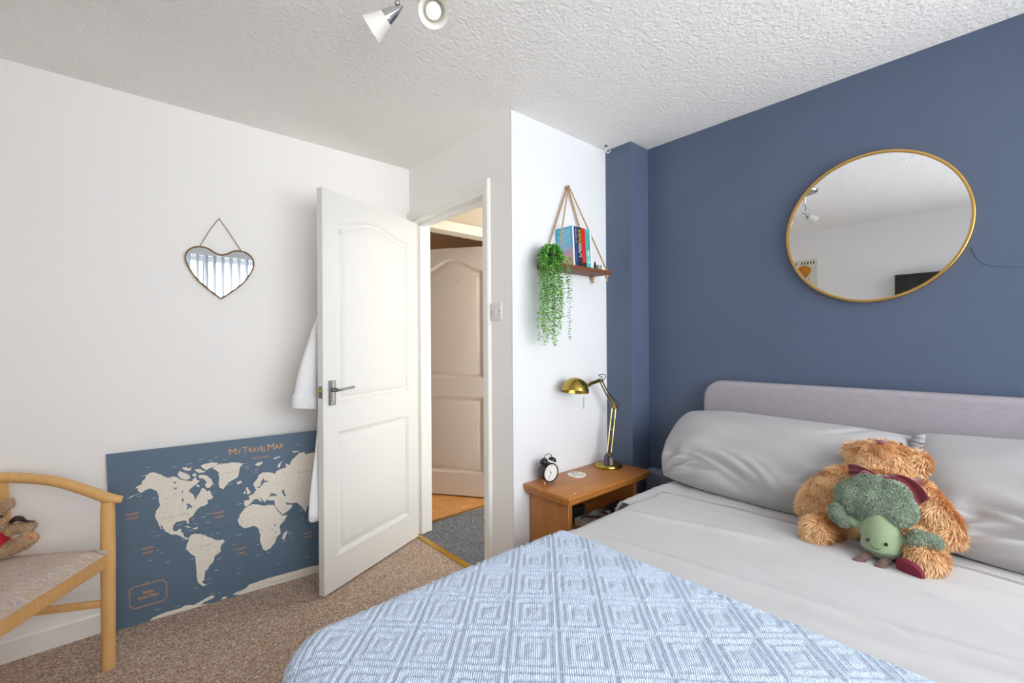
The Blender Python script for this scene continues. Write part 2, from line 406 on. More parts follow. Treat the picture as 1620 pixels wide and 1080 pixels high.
# ------------------------------------------------------------------ doors
def offset_loop(lp, d):
    n = len(lp); out = []
    for i in range(n):
        p0 = Vector(lp[i - 1]); p1 = Vector(lp[i]); p2 = Vector(lp[(i + 1) % n])
        e1 = (p1 - p0).normalized(); e2 = (p2 - p1).normalized()
        n1 = Vector((-e1.y, e1.x)); n2 = Vector((-e2.y, e2.x)); m = (n1 + n2)
        m = m.normalized(); k = 1 / max(.5, m.dot(n1)); out.append(p1 + m * d * k)
    return out
def arch_loop(x0, x1, z0, z1, rise):
    lp = [(x0, z0), (x1, z0)]
    if rise:
        for i in range(0, 25):
            t = i / 24; lp.append((x1 + (x0 - x1) * t, z1 + rise * .5 * (1 - math.cos(2 * math.pi * t))))
    else: lp += [(x1, z1), (x0, z1)]
    return lp
def make_door(name, mtx, W, HT, TH, loops, paint, kind):
    """local x from hinge to latch, y thickness away from viewed face, z up"""
    def tw(p): return mtx @ Vector(p)
    v = []; f = []
    root = None
    polys = [[Vector((x, z, 0)) for x, z in [(0, 0), (W, 0), (W, HT), (0, HT)]]] + [[Vector((p[0], p[1], 0)) for p in lp] for lp in loops]
    flat = [q for pl_ in polys for q in pl_]
    tri = tessellate_polygon(polys)
    for side, y in ((0, 0), (1, TH)):
        k = len(v); v += [tw((q.x, y, q.y)) for q in flat]; f += [tuple(i + k for i in t) for t in tri]
    k = len(flat)
    for i in range(4): f.append((i, (i + 1) % 4, (i + 1) % 4 + k, i + k))
    root = P(name, v, f, paint, None, False); root['kind'] = 'structure'
    bm = bmesh.new(); bm.from_mesh(root.data); bmesh.ops.recalc_face_normals(bm, faces=bm.faces); bm.to_mesh(root.data); bm.free()
    prof = [(0, 0), (.004, .004), (.009, .0045), (.015, .0105), (.028, .0115), (.036, .008), (.048, .0045), (.060, .0035)]
    for lp in loops:
        for side in (0, 1):
            vs = []; fs = []; n = len(lp); rows = []
            for d, dep in prof:
                o = offset_loop([Vector(q) for q in lp], d); y = dep if side == 0 else TH - dep
                rows.append(len(vs)); vs += [tw((q.x, y, q.y)) for q in o]
            for r in range(len(prof) - 1):
                for i in range(n): fs.append((rows[r] + i, rows[r] + (i + 1) % n, rows[r + 1] + (i + 1) % n, rows[r + 1] + i))
            o2 = [Vector((q.x, q.y, 0)) for q in offset_loop([Vector(q) for q in lp], prof[-1][0])]
            for t in tessellate_polygon([o2]): fs.append(tuple(rows[-1] + i for i in t))
            if side == 0: fs = [q[::-1] for q in fs]
            P('door_panel', vs, fs, paint, root, True, 24)
    return root
hinge = Vector((1.456, 2.567, 0)); wv = Vector((-.9132, -.4075, 0)); nv = Vector((-.4075, .9132, 0))
mt = Matrix.Identity(4)
for i in range(3): mt[i][0] = wv[i]; mt[i][1] = nv[i]; mt[i][2] = (0, 0, 1)[i]; mt[i][3] = hinge[i]
mt[2][3] = .010
loops = [arch_loop(.092, .662, .165, .782, 0), arch_loop(.092, .662, .926, 1.842, .056)]
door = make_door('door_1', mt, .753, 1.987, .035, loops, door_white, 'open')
def dl(x, y, z): return mt @ Vector((x, y, z - .010))
Rm = mt.to_3x3()
b = B(); b.box((-.021, -.004, -.0615), (.021, .004, .0615), .003, None); 
b.v = [dl(.700, -.004, .993) + Rm @ q for q in b.v]
hp = b.make('handle_plate', steel, door)
b = B(); b.tube([dl(.703, -.004, 1.008), dl(.703, -.022, 1.008), dl(.703, -.042, 1.008)], [.011, .009, .0095], 14, 3)
b.tube([dl(.703, -.044, 1.008), dl(.68, -.046, 1.009), dl(.64, -.047, 1.012), dl(.595, -.045, 1.014)], [.0085, .0075, .0075, .0085], 12, 4, flat=.8)
b.make('door_handle', steel, door)
b = B()
for z in (1.045, .943):
    for x in (.711, .689): b.lathe([(.0025, 0), (.0025, .001), (0, .0016)], dl(x, -.008, z), -nv, 8)
b.make('screw', chrome, hp)
b = B(); b.box((-.0015, -.012, -.03), (.0015, .012, .03), .001); b.v = [dl(.7545, .0175, 1.0) + Rm @ q for q in b.v]
lp_ = b.make('latch_plate', steel, door)
b = B(); b.box((-.006, -.006, -.009), (.006, .006, .009), .003); b.v = [dl(.760, .0175, 1.005) + Rm @ q for q in b.v]
b.make('latch_bolt', brass, door)
b = B(); b.tube([dl(.703, .039, 1.008), dl(.703, .060, 1.008)], .010, 12).tube([dl(.703, .062, 1.008), dl(.66, .065, 1.01), dl(.595, .062, 1.014)], .008, 10, 3)
b.make('door_handle', steel, door)
for z in (.25, 1.0, 1.76):
    b = B().tube([(1.458, 2.606, z - .04), (1.458, 2.606, z + .04)], .006, 10)
    b.make('hinge', steel, door)
# second door, ajar in the far room
m2 = Matrix.Identity(4); h2 = Vector((2.25, 2.79, 0)); w2 = Vector((-.573, .819, 0)).normalized(); n2 = Vector((.819, .573, 0)).normalized()
for i in range(3): m2[i][0] = w2[i]; m2[i][1] = n2[i]; m2[i][2] = (0, 0, 1)[i]; m2[i][3] = h2[i]
m2[2][3] = .012
d2 = make_door('door_2', m2, .70, 1.985, .035, [arch_loop(.075, .60, .18, .79, 0), arch_loop(.075, .60, .94, 1.80, .10)], mat('cream door paint', '#ddd0c2', .45), 'ajar')
b = B().lathe([(.004, 0), (.004, .002), (0, .003)], m2 @ Vector((.297, 0, 1.72)), -n2, 10); b.make('screw', blackmatt, d2)

# ------------------------------------------------------------------ window, blind
wn = B()
for a, c in [((-.60, -1.10, .82), (-.54, -1.04, 2.12)), ((2.18, -1.10, .82), (2.24, -1.04, 2.12)), ((-.54, -1.10, .82), (2.18, -1.04, .88)), ((-.54, -1.10, 2.06), (2.18, -1.04, 2.12)), ((.79, -1.10, .88), (.85, -1.04, 2.06))]: wn.box(a, c, .004, seg=1)
win = struct(wn.make('window_1', white_plastic, None, False))
for x0, x1 in ((-.54, .79), (.85, 2.18)): B().box((x0, -1.075, .88), (x1, -1.069, 2.06)).make('pane', glass, win, False)
B().box((-.66, -1.0, .79), (2.30, -.90, .82), .006).make('window_sill', white_gloss, win)
vb = thing('vertical_blind', (.9, -.95, 2.19), 'white vertical blind with open slats hanging across the window', 'blind')
B().box((-.64, -.985, 2.13), (2.28, -.915, 2.20), .006).make('headrail', white_plastic, vb)
B().box((-.64, -.912, 2.12), (2.28, -.906, 2.285), .002).make('pelmet', white_plastic, vb)
slat0 = None; 
slat_m = bpy.data.materials.new('translucent white blind fabric'); slat_m.use_nodes = True
_n = slat_m.node_tree.nodes; _l = slat_m.node_tree.links; _p = _n['Principled BSDF']; _p.inputs['Base Color'].default_value = S('#aab3bf'); _p.inputs['Roughness'].default_value = .8
_t = _n.new('ShaderNodeBsdfTranslucent'); _t.inputs[0].default_value = S('#e6eaee'); _m = _n.new('ShaderNodeMixShader'); _m.inputs[0].default_value = .3
_l.new(_p.outputs[0], _m.inputs[1]); _l.new(_t.outputs[0], _m.inputs[2]); _l.new(_m.outputs[0], _n['Material Output'].inputs[0])
a_ = math.radians(76)
for i in range(35):
    x = -.57 + i * .0815
    if slat0 is None:
        vs = []; fs = []
        for k in range(7):
            t = k / 6 - .5
            for z in (.87, 2.125):
                vs.append((x + .089 * t * math.cos(a_) - .006 * (1 - 4 * t * t) * math.sin(a_), -.955 + .089 * t * math.sin(a_) + .006 * (1 - 4 * t * t) * math.cos(a_), z))
        for k in range(6): fs.append((2 * k, 2 * k + 2, 2 * k + 3, 2 * k + 1))
        slat0 = P('slat', vs, fs, slat_m, vb); x00 = x; l0 = slat0.location.copy()
        md = slat0.modifiers.new('t', 'SOLIDIFY'); md.thickness = .0008
    else:
        o = slat0.copy(); C.objects.link(o); o.parent = vb; o.location = l0 + Vector((x - x00, 0, 0))
cp = thing('round_bar', (.9, -.93, 2.315), 'black round bar above the vertical blind', 'round bar')  # dark strip above the blind, built as a black bar with brackets
B().tube([(-.4, -.90, 2.318), (2.2, -.90, 2.318)], .014, 12).make('pole', black, cp)
for x in (-.38, .9, 2.18): B().tube([(x, -1.0, 2.318), (x, -.90, 2.318)], .006, 8).make('bracket', black, cp)

# ------------------------------------------------------------------ light switch
sw = thing('light_switch', (1.45, 1.766, 1.392), 'white single light switch on the wall right of the doorway', 'light switch')
B().box((1.4475, 1.723, 1.349), (1.4555, 1.809, 1.435), .003).make('face_plate', white_plastic, sw)
B().box((1.4445, 1.760, 1.379), (1.450, 1.774, 1.403), .002, Matrix.Rotation(.1, 3, 'Y')).make('rocker', white_plastic, sw)
for y in (1.738, 1.796): B().lathe([(.004, 0), (.004, .001), (0, .0012)], (1.4476, y, 1.392), (-1, 0, 0), 10).make('screw', steel, sw)
# cup hook at the ceiling corner by the navy pier
ch = thing('ceiling_hook', (2.14, 1.60, 2.36), 'small white cup hook screwed in the ceiling corner beside the navy pier', 'hook')
B().lathe([(.009, 0), (.009, -.003), (.003, -.006)], (2.14, 1.60, 2.364)).make('hook_base', blackmatt, ch)
B().tube([(2.14, 1.60, 2.36), (2.14, 1.60, 2.335), (2.147, 1.594, 2.322), (2.156, 1.586, 2.330), (2.157, 1.585, 2.338)], .0028, 8, 4).make('hook_stem', white_plastic, ch)

# ------------------------------------------------------------------ ceiling spotlight fitting
cl = thing('spotlight_fitting', (.755, 1.10, H), 'chrome ceiling fitting with white glass cone spotlights', 'ceiling light')
B().lathe([(.075, 0), (.075, -.006), (.066, -.02), (.03, -.032), (0, -.034)], (.755, 1.10, H), n=32).make('ceiling_plate', chrome, cl)
opal = mat('opal white glass', '#e9e6dd', .25, spec=.6); bulb_m = mat('frosted white bulb glass', '#f4f3ef', .2)
def spot(tip, opn, joint, arm):
    tip = Vector(tip); opn = Vector(opn); ax = (opn - tip).normalized(); L = (opn - tip).length
    B().lathe([(.0, 0), (.003, .004), (.016, .034), (.0225, .056), (.0235, .062), (.0, .063)], tip, ax, 28).make('chrome_holder', chrome, cl)
    B().lathe([(.022, .060), (.0245, .064), (.031, .088), (.0405, L), (.039, L - .001), (.029, .088), (.02, .064)], tip, ax, 36).make('glass_shade', opal, cl)
    B().lathe([(.0, .060), (.011, .062), (.013, .068), (.020, .083), (.0225, .095), (.019, .107), (.010, .114), (0, .1155)], tip, ax, 28).make('bulb', bulb_m, cl)
    B().ball(joint, .009, None, 14, 8).tube(arm, .006, 10, 5).make('arm', chrome, cl)
spot((.650, 1.213, 2.234), (.585, 1.291, 2.175), (.640, 1.232, 2.246), [(.640, 1.232, 2.246), (.650, 1.225, 2.285), (.69, 1.17, 2.330), (.72, 1.13, 2.340)])
spot((.713, 1.150, 2.219), (.663, 1.068, 2.142), (.703, 1.12, 2.234), [(.703, 1.12, 2.234), (.712, 1.125, 2.28), (.735, 1.12, 2.325), (.75, 1.11, 2.340)])

# ------------------------------------------------------------------ round gold mirror
rm_ = thing('round_mirror', (2.35, .43, 1.70), 'large round mirror in a thin gold frame on the navy wall', 'mirror')
cy, cz, rr = .430, 1.702, .303
B().lathe([(0, 0), (rr, 0), (rr, .004), (0, .004)], (2.350, cy, cz), (1, 0, 0), 96).make('mirror_glass', mirror_m, rm_, True, 30)
B().lathe([(rr - .006, -.006), (rr + .001, -.008), (rr + .004, -.006), (rr + .004, .018), (rr - .006, .018), (rr - .006, -.006)], (2.350, cy, cz), (1, 0, 0), 128).make('gold_frame', gold, rm_, True, 50)

# ------------------------------------------------------------------ heart mirror
hm = thing('heart_mirror', (.402, 2.645, 1.86), 'small heart shaped mirror hanging from a cord on the left wall', 'mirror')
hx, hz = .408, 1.570
right = [(0, -.106), (.045, -.070), (.095, -.022), (.128, .030), (.143, .072), (.139, .104), (.118, .128), (.088, .138), (.055, .134), (.025, .116), (0, .108)]
full = catmull([Vector((x, 0, z)) for x, z in right], 6)
full[0] = Vector((0, 0, -.108))
cont = [(p.x, p.z) for p in full] + [(-p.x, p.z) for p in full[1:-1]][::-1]
tilt = .018
def hp_(x, z, d=0): return Vector((hx + x, 2.640 - (z + .11) * tilt - d + .002, hz + z))
tri = tessellate_polygon([[Vector((x, z, 0)) for x, z in cont]])
n_ = len(cont)
vs = [hp_(x, z, 0) for x, z in cont] + [hp_(x, z, -.004) for x, z in cont]
P('mirror_glass', vs, [tuple(t) for t in tri] + [tuple(i + n_ for i in t) for t in tri] + [(i, (i + 1) % n_, (i + 1) % n_ + n_, i + n_) for i in range(n_)], mirror_m, hm, False)
B().tube([hp_(x, z, .001) for x, z in cont], .0034, 8, 1, closed=True).make('gold_rim', mat('antique gold rim', '#8d7440', .35, metal=.9), hm)
B().tube([hp_(-.088, .138, .001), (.36, 2.643, 1.79), (.399, 2.649, 1.856), (.402, 2.650, 1.860), (.405, 2.649, 1.856), (.445, 2.643, 1.795), hp_(.088, .138, .001)], .0019, 6, 3).make('hanging_cord', mat('brown cord', '#7d6651', .9), hm)
B().lathe([(.003, 0), (.003, .010), (.005, .012), (0, .014)], (.402, 2.656, 1.856), (0, -1, 0), 10).make('nail', steel, hm)
# ------------------------------------------------------------------ travel map board
BL = Vector((.008, 2.617, 0)); EU = Vector((.9957, -.0922, 0)).normalized(); EV = Vector((-.029, .024, .764)) / .764
NB = EU.cross(EV).normalized()
if NB.y > 0: NB = -NB
def mp_(u, v, d=0): return BL + EU * u + EV * v + NB * d
MW, MH = 1.155, .764
mapm = mat('slate blue printed card', '#5a7084', .55, bump=(30, .0003))
mb = thing('travel_map', BL, 'slate blue world travel map board leaning on the left wall beside the door', 'map')
vs = [mp_(u, v, d) for d in (0, -.005) for u, v in ((0, 0), (MW, 0), (MW, MH), (0, MH))]
P('board', vs, [(0, 1, 2, 3), (7, 6, 5, 4), (0, 4, 5, 1), (1, 5, 6, 2), (2, 6, 7, 3), (3, 7, 4, 0)], mapm, mb, False)
land_m = mat('cream printed land', '#e6dfd2', .6); print_white = mat('pale printed lettering', '#c9d2da', .6)
print_gold = mat('copper printed lettering', '#e0a262', .5); print_grey = mat('grey printed lettering', '#a79c92', .6)
LAND, LAKES = [[[[0.0597,0.5589],[0.0768,0.5671],[0.1073,0.5778],[0.0985,0.5881],[0.1003,0.5979],[0.0899,0.5999],[0.0981,0.6085],[0.1156,0.6154],[0.1147,0.6258],[0.1243,0.6326],[0.1302,0.6469],[0.1441,0.6581],[0.1617,0.6585],[0.1817,0.6463],[0.2029,0.6269],[0.2282,0.6276],[0.2448,0.6193],[0.2557,0.6066],[0.2755,0.5994],[0.2956,0.5921],[0.3112,0.6108],[0.3164,0.5955],[0.3281,0.5915],[0.3125,0.5746],[0.3004,0.5697],[0.282,0.55],[0.2986,0.5305],[0.3049,0.5076],[0.3093,0.5067],[0.316,0.5234],[0.3255,0.5359],[0.3339,0.5542],[0.347,0.5461],[0.3525,0.5341],[0.3648,0.5372],[0.3684,0.5163],[0.3769,0.5018],[0.3689,0.4943],[0.3505,0.4908],[0.3559,0.4769],[0.3403,0.4675],[0.3253,0.4672],[0.3069,0.4532],[0.2989,0.4406],[0.2955,0.4306],[0.2761,0.4226],[0.275,0.3979],[0.2693,0.3993],[0.2671,0.4158],[0.2528,0.4174],[0.23,0.4176],[0.2196,0.406],[0.2145,0.3879],[0.2196,0.3761],[0.2309,0.375],[0.2398,0.3834],[0.2468,0.3799],[0.2448,0.368],[0.253,0.3589],[0.2551,0.3424],[0.2663,0.3341],[0.2734,0.3305],[0.2688,0.3264],[0.252,0.3361],[0.2411,0.3495],[0.2274,0.3601],[0.2134,0.3619],[0.1998,0.3723],[0.1878,0.3824],[0.1816,0.3978],[0.1742,0.417],[0.1692,0.4286],[0.1761,0.3992],[0.1746,0.3961],[0.1659,0.4155],[0.1626,0.4336],[0.1565,0.4489],[0.1546,0.4666],[0.1594,0.4828],[0.1711,0.5009],[0.1742,0.5089],[0.1706,0.5218],[0.1707,0.553],[0.166,0.5713],[0.1542,0.5805],[0.1438,0.5894],[0.1303,0.5869],[0.1139,0.5782],[0.0846,0.5672]],[[0.2426,0.6338],[0.2518,0.6481],[0.2715,0.6376],[0.2884,0.6257],[0.2905,0.6092],[0.2757,0.603],[0.2559,0.6119]],[[0.261,0.6608],[0.2785,0.6632],[0.2868,0.6546],[0.2989,0.6633],[0.2952,0.646],[0.2805,0.6449],[0.2693,0.6522]],[[0.3233,0.6159],[0.3383,0.6168],[0.353,0.6106],[0.3733,0.5886],[0.3785,0.5693],[0.3654,0.5499],[0.3533,0.5504],[0.3465,0.5681],[0.3545,0.5775],[0.3404,0.5983],[0.3257,0.6028]],[[0.3343,0.6611],[0.3466,0.6663],[0.3771,0.6687],[0.4075,0.66],[0.3916,0.6516],[0.3728,0.6437],[0.3572,0.6354],[0.3426,0.6452]],[[0.2985,0.6239],[0.312,0.6287],[0.3174,0.6169],[0.3025,0.6142]],[[0.3099,0.6471],[0.3277,0.6459],[0.3539,0.6287],[0.3297,0.6256],[0.3153,0.6353]],[[0.3154,0.574],[0.3269,0.5646],[0.3207,0.5603],[0.3136,0.5671]],[[0.2587,0.3894],[0.2744,0.3856],[0.2857,0.3774],[0.2756,0.3796]],[[0.2855,0.3721],[0.3062,0.3742],[0.3119,0.3692],[0.2999,0.3667]],[[0.3792,0.6402],[0.394,0.6526],[0.4121,0.656],[0.4446,0.6529],[0.4631,0.6563],[0.4852,0.6506],[0.5093,0.6423],[0.4934,0.6275],[0.4862,0.5938],[0.4798,0.5776],[0.4589,0.5684],[0.4363,0.5553],[0.4205,0.5305],[0.4032,0.5445],[0.4006,0.5663],[0.4054,0.591],[0.403,0.617],[0.3911,0.6297]],[[0.4749,0.5545],[0.4958,0.5594],[0.4971,0.5482],[0.4818,0.5424]],[[0.5584,0.6277],[0.5725,0.6365],[0.5942,0.6375],[0.5917,0.6267],[0.5716,0.6188]],[[0.6407,0.6459],[0.6758,0.6541],[0.6736,0.6499],[0.6486,0.6424]],[[0.6586,0.5975],[0.6656,0.6146],[0.6912,0.6311],[0.6759,0.6152],[0.6687,0.5936]],[[0.7331,0.6708],[0.7672,0.6681],[0.7604,0.6621],[0.7369,0.6619]],[[0.5168,0.4852],[0.5284,0.4873],[0.5345,0.4949],[0.5255,0.5077],[0.5224,0.5215],[0.5147,0.5208],[0.5157,0.5008]],[[0.5011,0.4972],[0.5121,0.5059],[0.5115,0.4929],[0.5037,0.4901]],[[0.5029,0.4333],[0.504,0.4572],[0.525,0.4571],[0.524,0.4771],[0.5435,0.482],[0.558,0.5013],[0.5476,0.5254],[0.5501,0.5382],[0.5645,0.5533],[0.5733,0.574],[0.5916,0.5842],[0.6212,0.579],[0.637,0.5717],[0.6448,0.5658],[0.6535,0.5779],[0.6786,0.5873],[0.6995,0.5884],[0.6986,0.6115],[0.7168,0.5993],[0.7263,0.6209],[0.7531,0.6446],[0.7666,0.6565],[0.7927,0.6574],[0.7963,0.6427],[0.8141,0.6471],[0.8498,0.6489],[0.9136,0.6491],[0.983,0.6292],[1.0589,0.5929],[1.0371,0.5564],[0.9785,0.5463],[0.9467,0.4833],[0.9122,0.4509],[0.8853,0.379],[0.8452,0.3923],[0.8216,0.3688],[0.8022,0.3777],[0.7904,0.3614],[0.7825,0.3373],[0.7626,0.3722],[0.7404,0.398],[0.7108,0.3997],[0.6863,0.4118],[0.6938,0.3964],[0.7209,0.3906],[0.7137,0.3737],[0.692,0.3601],[0.6707,0.3489],[0.6554,0.3729],[0.6366,0.4043],[0.638,0.4311],[0.6101,0.437],[0.6025,0.4454],[0.5939,0.4315],[0.5828,0.4472],[0.5679,0.4637],[0.5823,0.4384],[0.5744,0.4378],[0.5597,0.4565],[0.5441,0.4553],[0.5318,0.4403],[0.5198,0.4297],[0.5064,0.4282]],[[0.5621,0.4249],[0.5812,0.4163],[0.589,0.4124],[0.605,0.4156],[0.6327,0.4074],[0.6438,0.3846],[0.6664,0.3453],[0.6932,0.3424],[0.6773,0.3176],[0.6557,0.2973],[0.6556,0.2545],[0.6365,0.2413],[0.6314,0.22],[0.6099,0.1941],[0.5836,0.1857],[0.5725,0.1999],[0.5628,0.2425],[0.566,0.2684],[0.5564,0.3108],[0.5377,0.3242],[0.4993,0.3205],[0.4778,0.3432],[0.4714,0.3664],[0.484,0.3939],[0.5041,0.4199],[0.5196,0.4262],[0.5391,0.4321]],[[0.6624,0.2273],[0.6676,0.2487],[0.6871,0.2644],[0.6886,0.2526],[0.6702,0.2184]],[[0.2724,0.3326],[0.2836,0.3429],[0.2982,0.3458],[0.3305,0.3332],[0.3591,0.3079],[0.3848,0.2922],[0.4095,0.288],[0.4108,0.2762],[0.3968,0.2641],[0.3934,0.2332],[0.3701,0.2217],[0.3633,0.1966],[0.3416,0.1738],[0.3431,0.1666],[0.3279,0.1578],[0.3224,0.1194],[0.3128,0.1113],[0.3304,0.0924],[0.3156,0.0927],[0.3001,0.1132],[0.2956,0.1323],[0.2952,0.1633],[0.2938,0.2123],[0.2933,0.2389],[0.2761,0.257],[0.2595,0.2835],[0.264,0.3042],[0.2718,0.3196]],[[0.0648,0.0015],[0.1136,0.0015],[0.1273,0.0122],[0.1745,0.0185],[0.2227,0.0187],[0.2441,0.0243],[0.283,0.0173],[0.3163,0.0281],[0.3464,0.038],[0.3611,0.0309],[0.3532,0.0223],[0.3194,0.0159],[0.3008,0.009],[0.3446,0.0015],[0.3426,0.0015],[0.2785,0.0015],[0.1534,0.0015],[0.0843,0.0015]],[[0.3811,0.0038],[0.396,0.0158],[0.4102,0.011],[0.4063,0.0038]],[[0.3806,0.0015],[0.4096,0.0015],[0.4612,0.0015],[0.4323,0.0143],[0.4473,0.0201],[0.481,0.0221],[0.5045,0.0385],[0.5706,0.0441],[0.6266,0.0446],[0.7263,0.0439],[0.7782,0.0447],[0.8355,0.0396],[1.0273,0.0229],[1.1789,0.0053],[1.1786,0.0015],[0.8334,0.0015],[0.6243,0.0015],[0.3805,0.0015]]],[[[0.2705,0.4899],[0.2794,0.4933],[0.2931,0.4742],[0.2868,0.4649],[0.2844,0.4761],[0.2737,0.4642],[0.2696,0.4687],[0.2759,0.4798]],[[0.2547,0.5217],[0.2616,0.5167],[0.2594,0.4994],[0.2555,0.5073]],[[0.2242,0.6019],[0.2411,0.6005],[0.2323,0.5933]],[[0.2258,0.5752],[0.2428,0.5737],[0.2339,0.5666]],[[0.2561,0.5533],[0.2621,0.5575],[0.2569,0.539]],[[0.615,0.4562],[0.6239,0.4725],[0.6476,0.4609],[0.6513,0.4533],[0.6311,0.4552]],[[0.5813,0.5368],[0.5942,0.5568],[0.5954,0.5409],[0.619,0.5343],[0.5948,0.5299],[0.57,0.5056],[0.5625,0.5137],[0.5785,0.5195]],[[0.6729,0.4741],[0.6855,0.4784],[0.6847,0.4625],[0.6921,0.445],[0.6837,0.4421],[0.6763,0.4597]],[[0.6298,0.3081],[0.6366,0.3074],[0.6354,0.2999],[0.6302,0.3012]],[[0.615,0.2959],[0.6208,0.29],[0.6255,0.2798],[0.6205,0.2842]],[[0.6341,0.2731],[0.6381,0.2721],[0.6382,0.2585],[0.6355,0.2614]]]]
rg = random.Random(5)
def rough_(L, amp=.0022, step=.007):
    out = []
    for i, a in enumerate(L):
        c = L[(i + 1) % len(L)]; d = math.hypot(c[0] - a[0], c[1] - a[1]); k = max(1, int(d / step))
        for j in range(k):
            t = j / k; q = amp if j or k > 1 else 0
            if min(a[1], c[1]) < .004 and max(a[1], c[1]) < .02: q = 0
            out.append((min(MW - .001, a[0] + (c[0] - a[0]) * t + rg.uniform(-q, q) * .6), min(MH, max(.0012, a[1] + (c[1] - a[1]) * t + rg.uniform(-q, q) * .6))))
    return out
def flat_polys(name, polys, m, d):
    V = []; Fc = []
    for lp in polys:
        k = len(V); V += [mp_(u, v, d) for u, v in lp]
        for t in tessellate_polygon([[Vector((u, v, 0)) for u, v in lp]]): Fc.append(tuple(i + k for i in t))
    o = P(name, V, Fc, m, mb, False)
    return o
flat_polys('printed_land', [rough_(l) for l in LAND], land_m, .0006)
stuff(flat_polys('printed_lakes', [l for l in LAKES], mapm, .0009))
def lettering(name, items, m, d=.0010):
    V = []; Fc = []
    for txt, u, v, size, wid in items:
        vs, fs = text_polys(txt, size, bold=0 if size > .03 else size * .009)
        if wid:
            w0 = max(x for x, y in vs) - min(x for x, y in vs); s_ = wid / w0
        else: s_ = 1
        k = len(V); V += [mp_(u + x * s_, v + y, d) for x, y in vs]; Fc += [tuple(i + k for i in f) for f in fs]
    return stuff(P(name, V, Fc, m, mb, False))
lettering('printed_title', [('M', .4665, .7045, .046, .030), ('Y', .4935, .7015, .035, .020), ('T', .5205, .7055, .046, .024), ('RAVEL', .5745, .7025, .035, .079), ('M', .6345, .7055, .046, .030), ('AP', .6715, .7025, .035, .040)], print_gold)
lettering('printed_ocean_names', [('PACIFIC', .0768, .488, .013, .044), ('OCEAN', .0768, .470, .013, .038), ('ATLANTIC', .395, .4235, .013, .046), ('OCEAN', .395, .402, .013, .036), ('PACIFIC', .123, .325, .013, .042), ('OCEAN', .1225, .3065, .013, .036),
    ('ATLANTIC', .4777, .2254, .013, .046), ('OCEAN', .4772, .204, .013, .034), ('INDIAN', .7855, .2258, .012, .036), ('OCEAN', .785, .205, .012, .034), ('ARCTIC OCEAN', .587, .660, .011, .075)], print_gold)
lettering('printed_country_names', [('U N I T E D   S T A T E S', .228, .4438, .011, .10), ('B R A Z I L', .341, .2790, .010, .045), ('R U S S I A', .800, .555, .012, .09), ('A N T A R C T I C A', .686, .0166, .011, .175), ('GREENLAND', .447, .608, .007, .035)], print_grey)
lettering('printed_name', [('Nathan', .1165, .1325, .022, .038), ('Graves Wilson', .1155, .1120, .022, .072)], print_gold)
b = B()
pq = [(.0530, .153), (.0665, .1665), (.1665, .1695), (.1800, .153), (.1785, .0885), (.165, .0745), (.0655, .0735), (.0510, .090)]
b.tube([mp_(u, v, .0005) for u, v in pq], .0011, 4, 1, closed=True)
cx_ = .1155; cz_ = .1215
b.tube([mp_(cx_ + (u - cx_) * 1.05, cz_ + (v - cz_) * 1.07, .0004) for u, v in pq], .0005, 4, 1, closed=True)
b.tube([mp_(.108, .1725, .0004), mp_(.1145, .179, .0004), mp_(.121, .1725, .0004)], .0006, 4)
b.make('printed_name_frame', print_gold, mb)
# tiny place names: short pale strokes on the sea, grey strokes on the land
def inside(p, L):
    c = False; x, y = p
    for i in range(len(L)):
        x1, y1 = L[i - 1]; x2, y2 = L[i]
        if (y1 > y) != (y2 > y) and x < (x2 - x1) * (y - y1) / (y2 - y1) + x1: c = not c
    return c
dk = []; lt = []
for i in range(3800):
    u, v = rg.uniform(.02, 1.12), rg.uniform(.02, .70)
    il = any(inside((u, v), l) and inside((u + .012, v), l) for l in LAND)
    if il:
        if v > .09 and rg.random() < .42: dk.append((u, v, rg.uniform(.005, .014), .0012))
    elif rg.random() < .05 and not any(inside((u + .015, v), l) for l in LAND) and not (.04 < u < .19 and .06 < v < .18):
        near = any(abs(u - q[0]) < .035 and abs(v - q[1]) < .03 for l in LAND for q in l)
        if near or rg.random() < .25: lt.append((u, v, rg.uniform(.010, .022), .0016))
def strokes(name, L, m):
    V = []; Fc = []
    for u, v, w_, h_ in L:
        k = len(V); V += [mp_(u, v, .0011), mp_(u + w_, v, .0011), mp_(u + w_, v + h_, .0011), mp_(u, v + h_, .0011)]; Fc.append((k, k + 1, k + 2, k + 3))
    return stuff(P(name, V, Fc, m, mb, False))
strokes('printed_land_labels', dk, print_grey); strokes('printed_sea_labels', lt, print_white)
P('panel_seam', [mp_(0, .3465, .0004), mp_(MW, .3465, .0004), mp_(MW, .3475, .0004), mp_(0, .3475, .0004)], [(0, 1, 2, 3)], mat('board seam', '#3f5162', .8), mb, False)

# ------------------------------------------------------------------ white robe behind the door
rb = thing('bathrobe', (.98, 2.43, 1.7), 'white towelling bathrobe hanging behind the open door', 'robe')
towel = mat('white towelling', '#ececee', .95, bump=(260, .004), sheen=.3)
def rp(s, off, z): return hinge + wv * (.753 + s) + nv * off + Vector((0, 0, z))
vs = []; fs = []; NR, NC = 34, 40
for i in range(NR):
    t = i / (NR - 1); z = 1.62 - 1.24 * t
    hw = .05 + .13 * sm(0, .12, t) + .03 * t; c = -.235 + .015 * t; dep = .020 + .012 * sm(0, .2, t)
    c = c + (.245 - hw - .045 + .055 * sm(.55, 1, t) - .0) * sm(.1, 1, t)
    for k in range(NC):
        a = 2 * math.pi * k / NC
        f_ = 1 + .16 * math.sin(7 * a + 2.2 * t) * sm(.1, .9, t)
        vs.append(rp(c + hw * math.cos(a), .062 + dep * math.sin(a) * f_, z + .012 * math.sin(3 * a) * t))
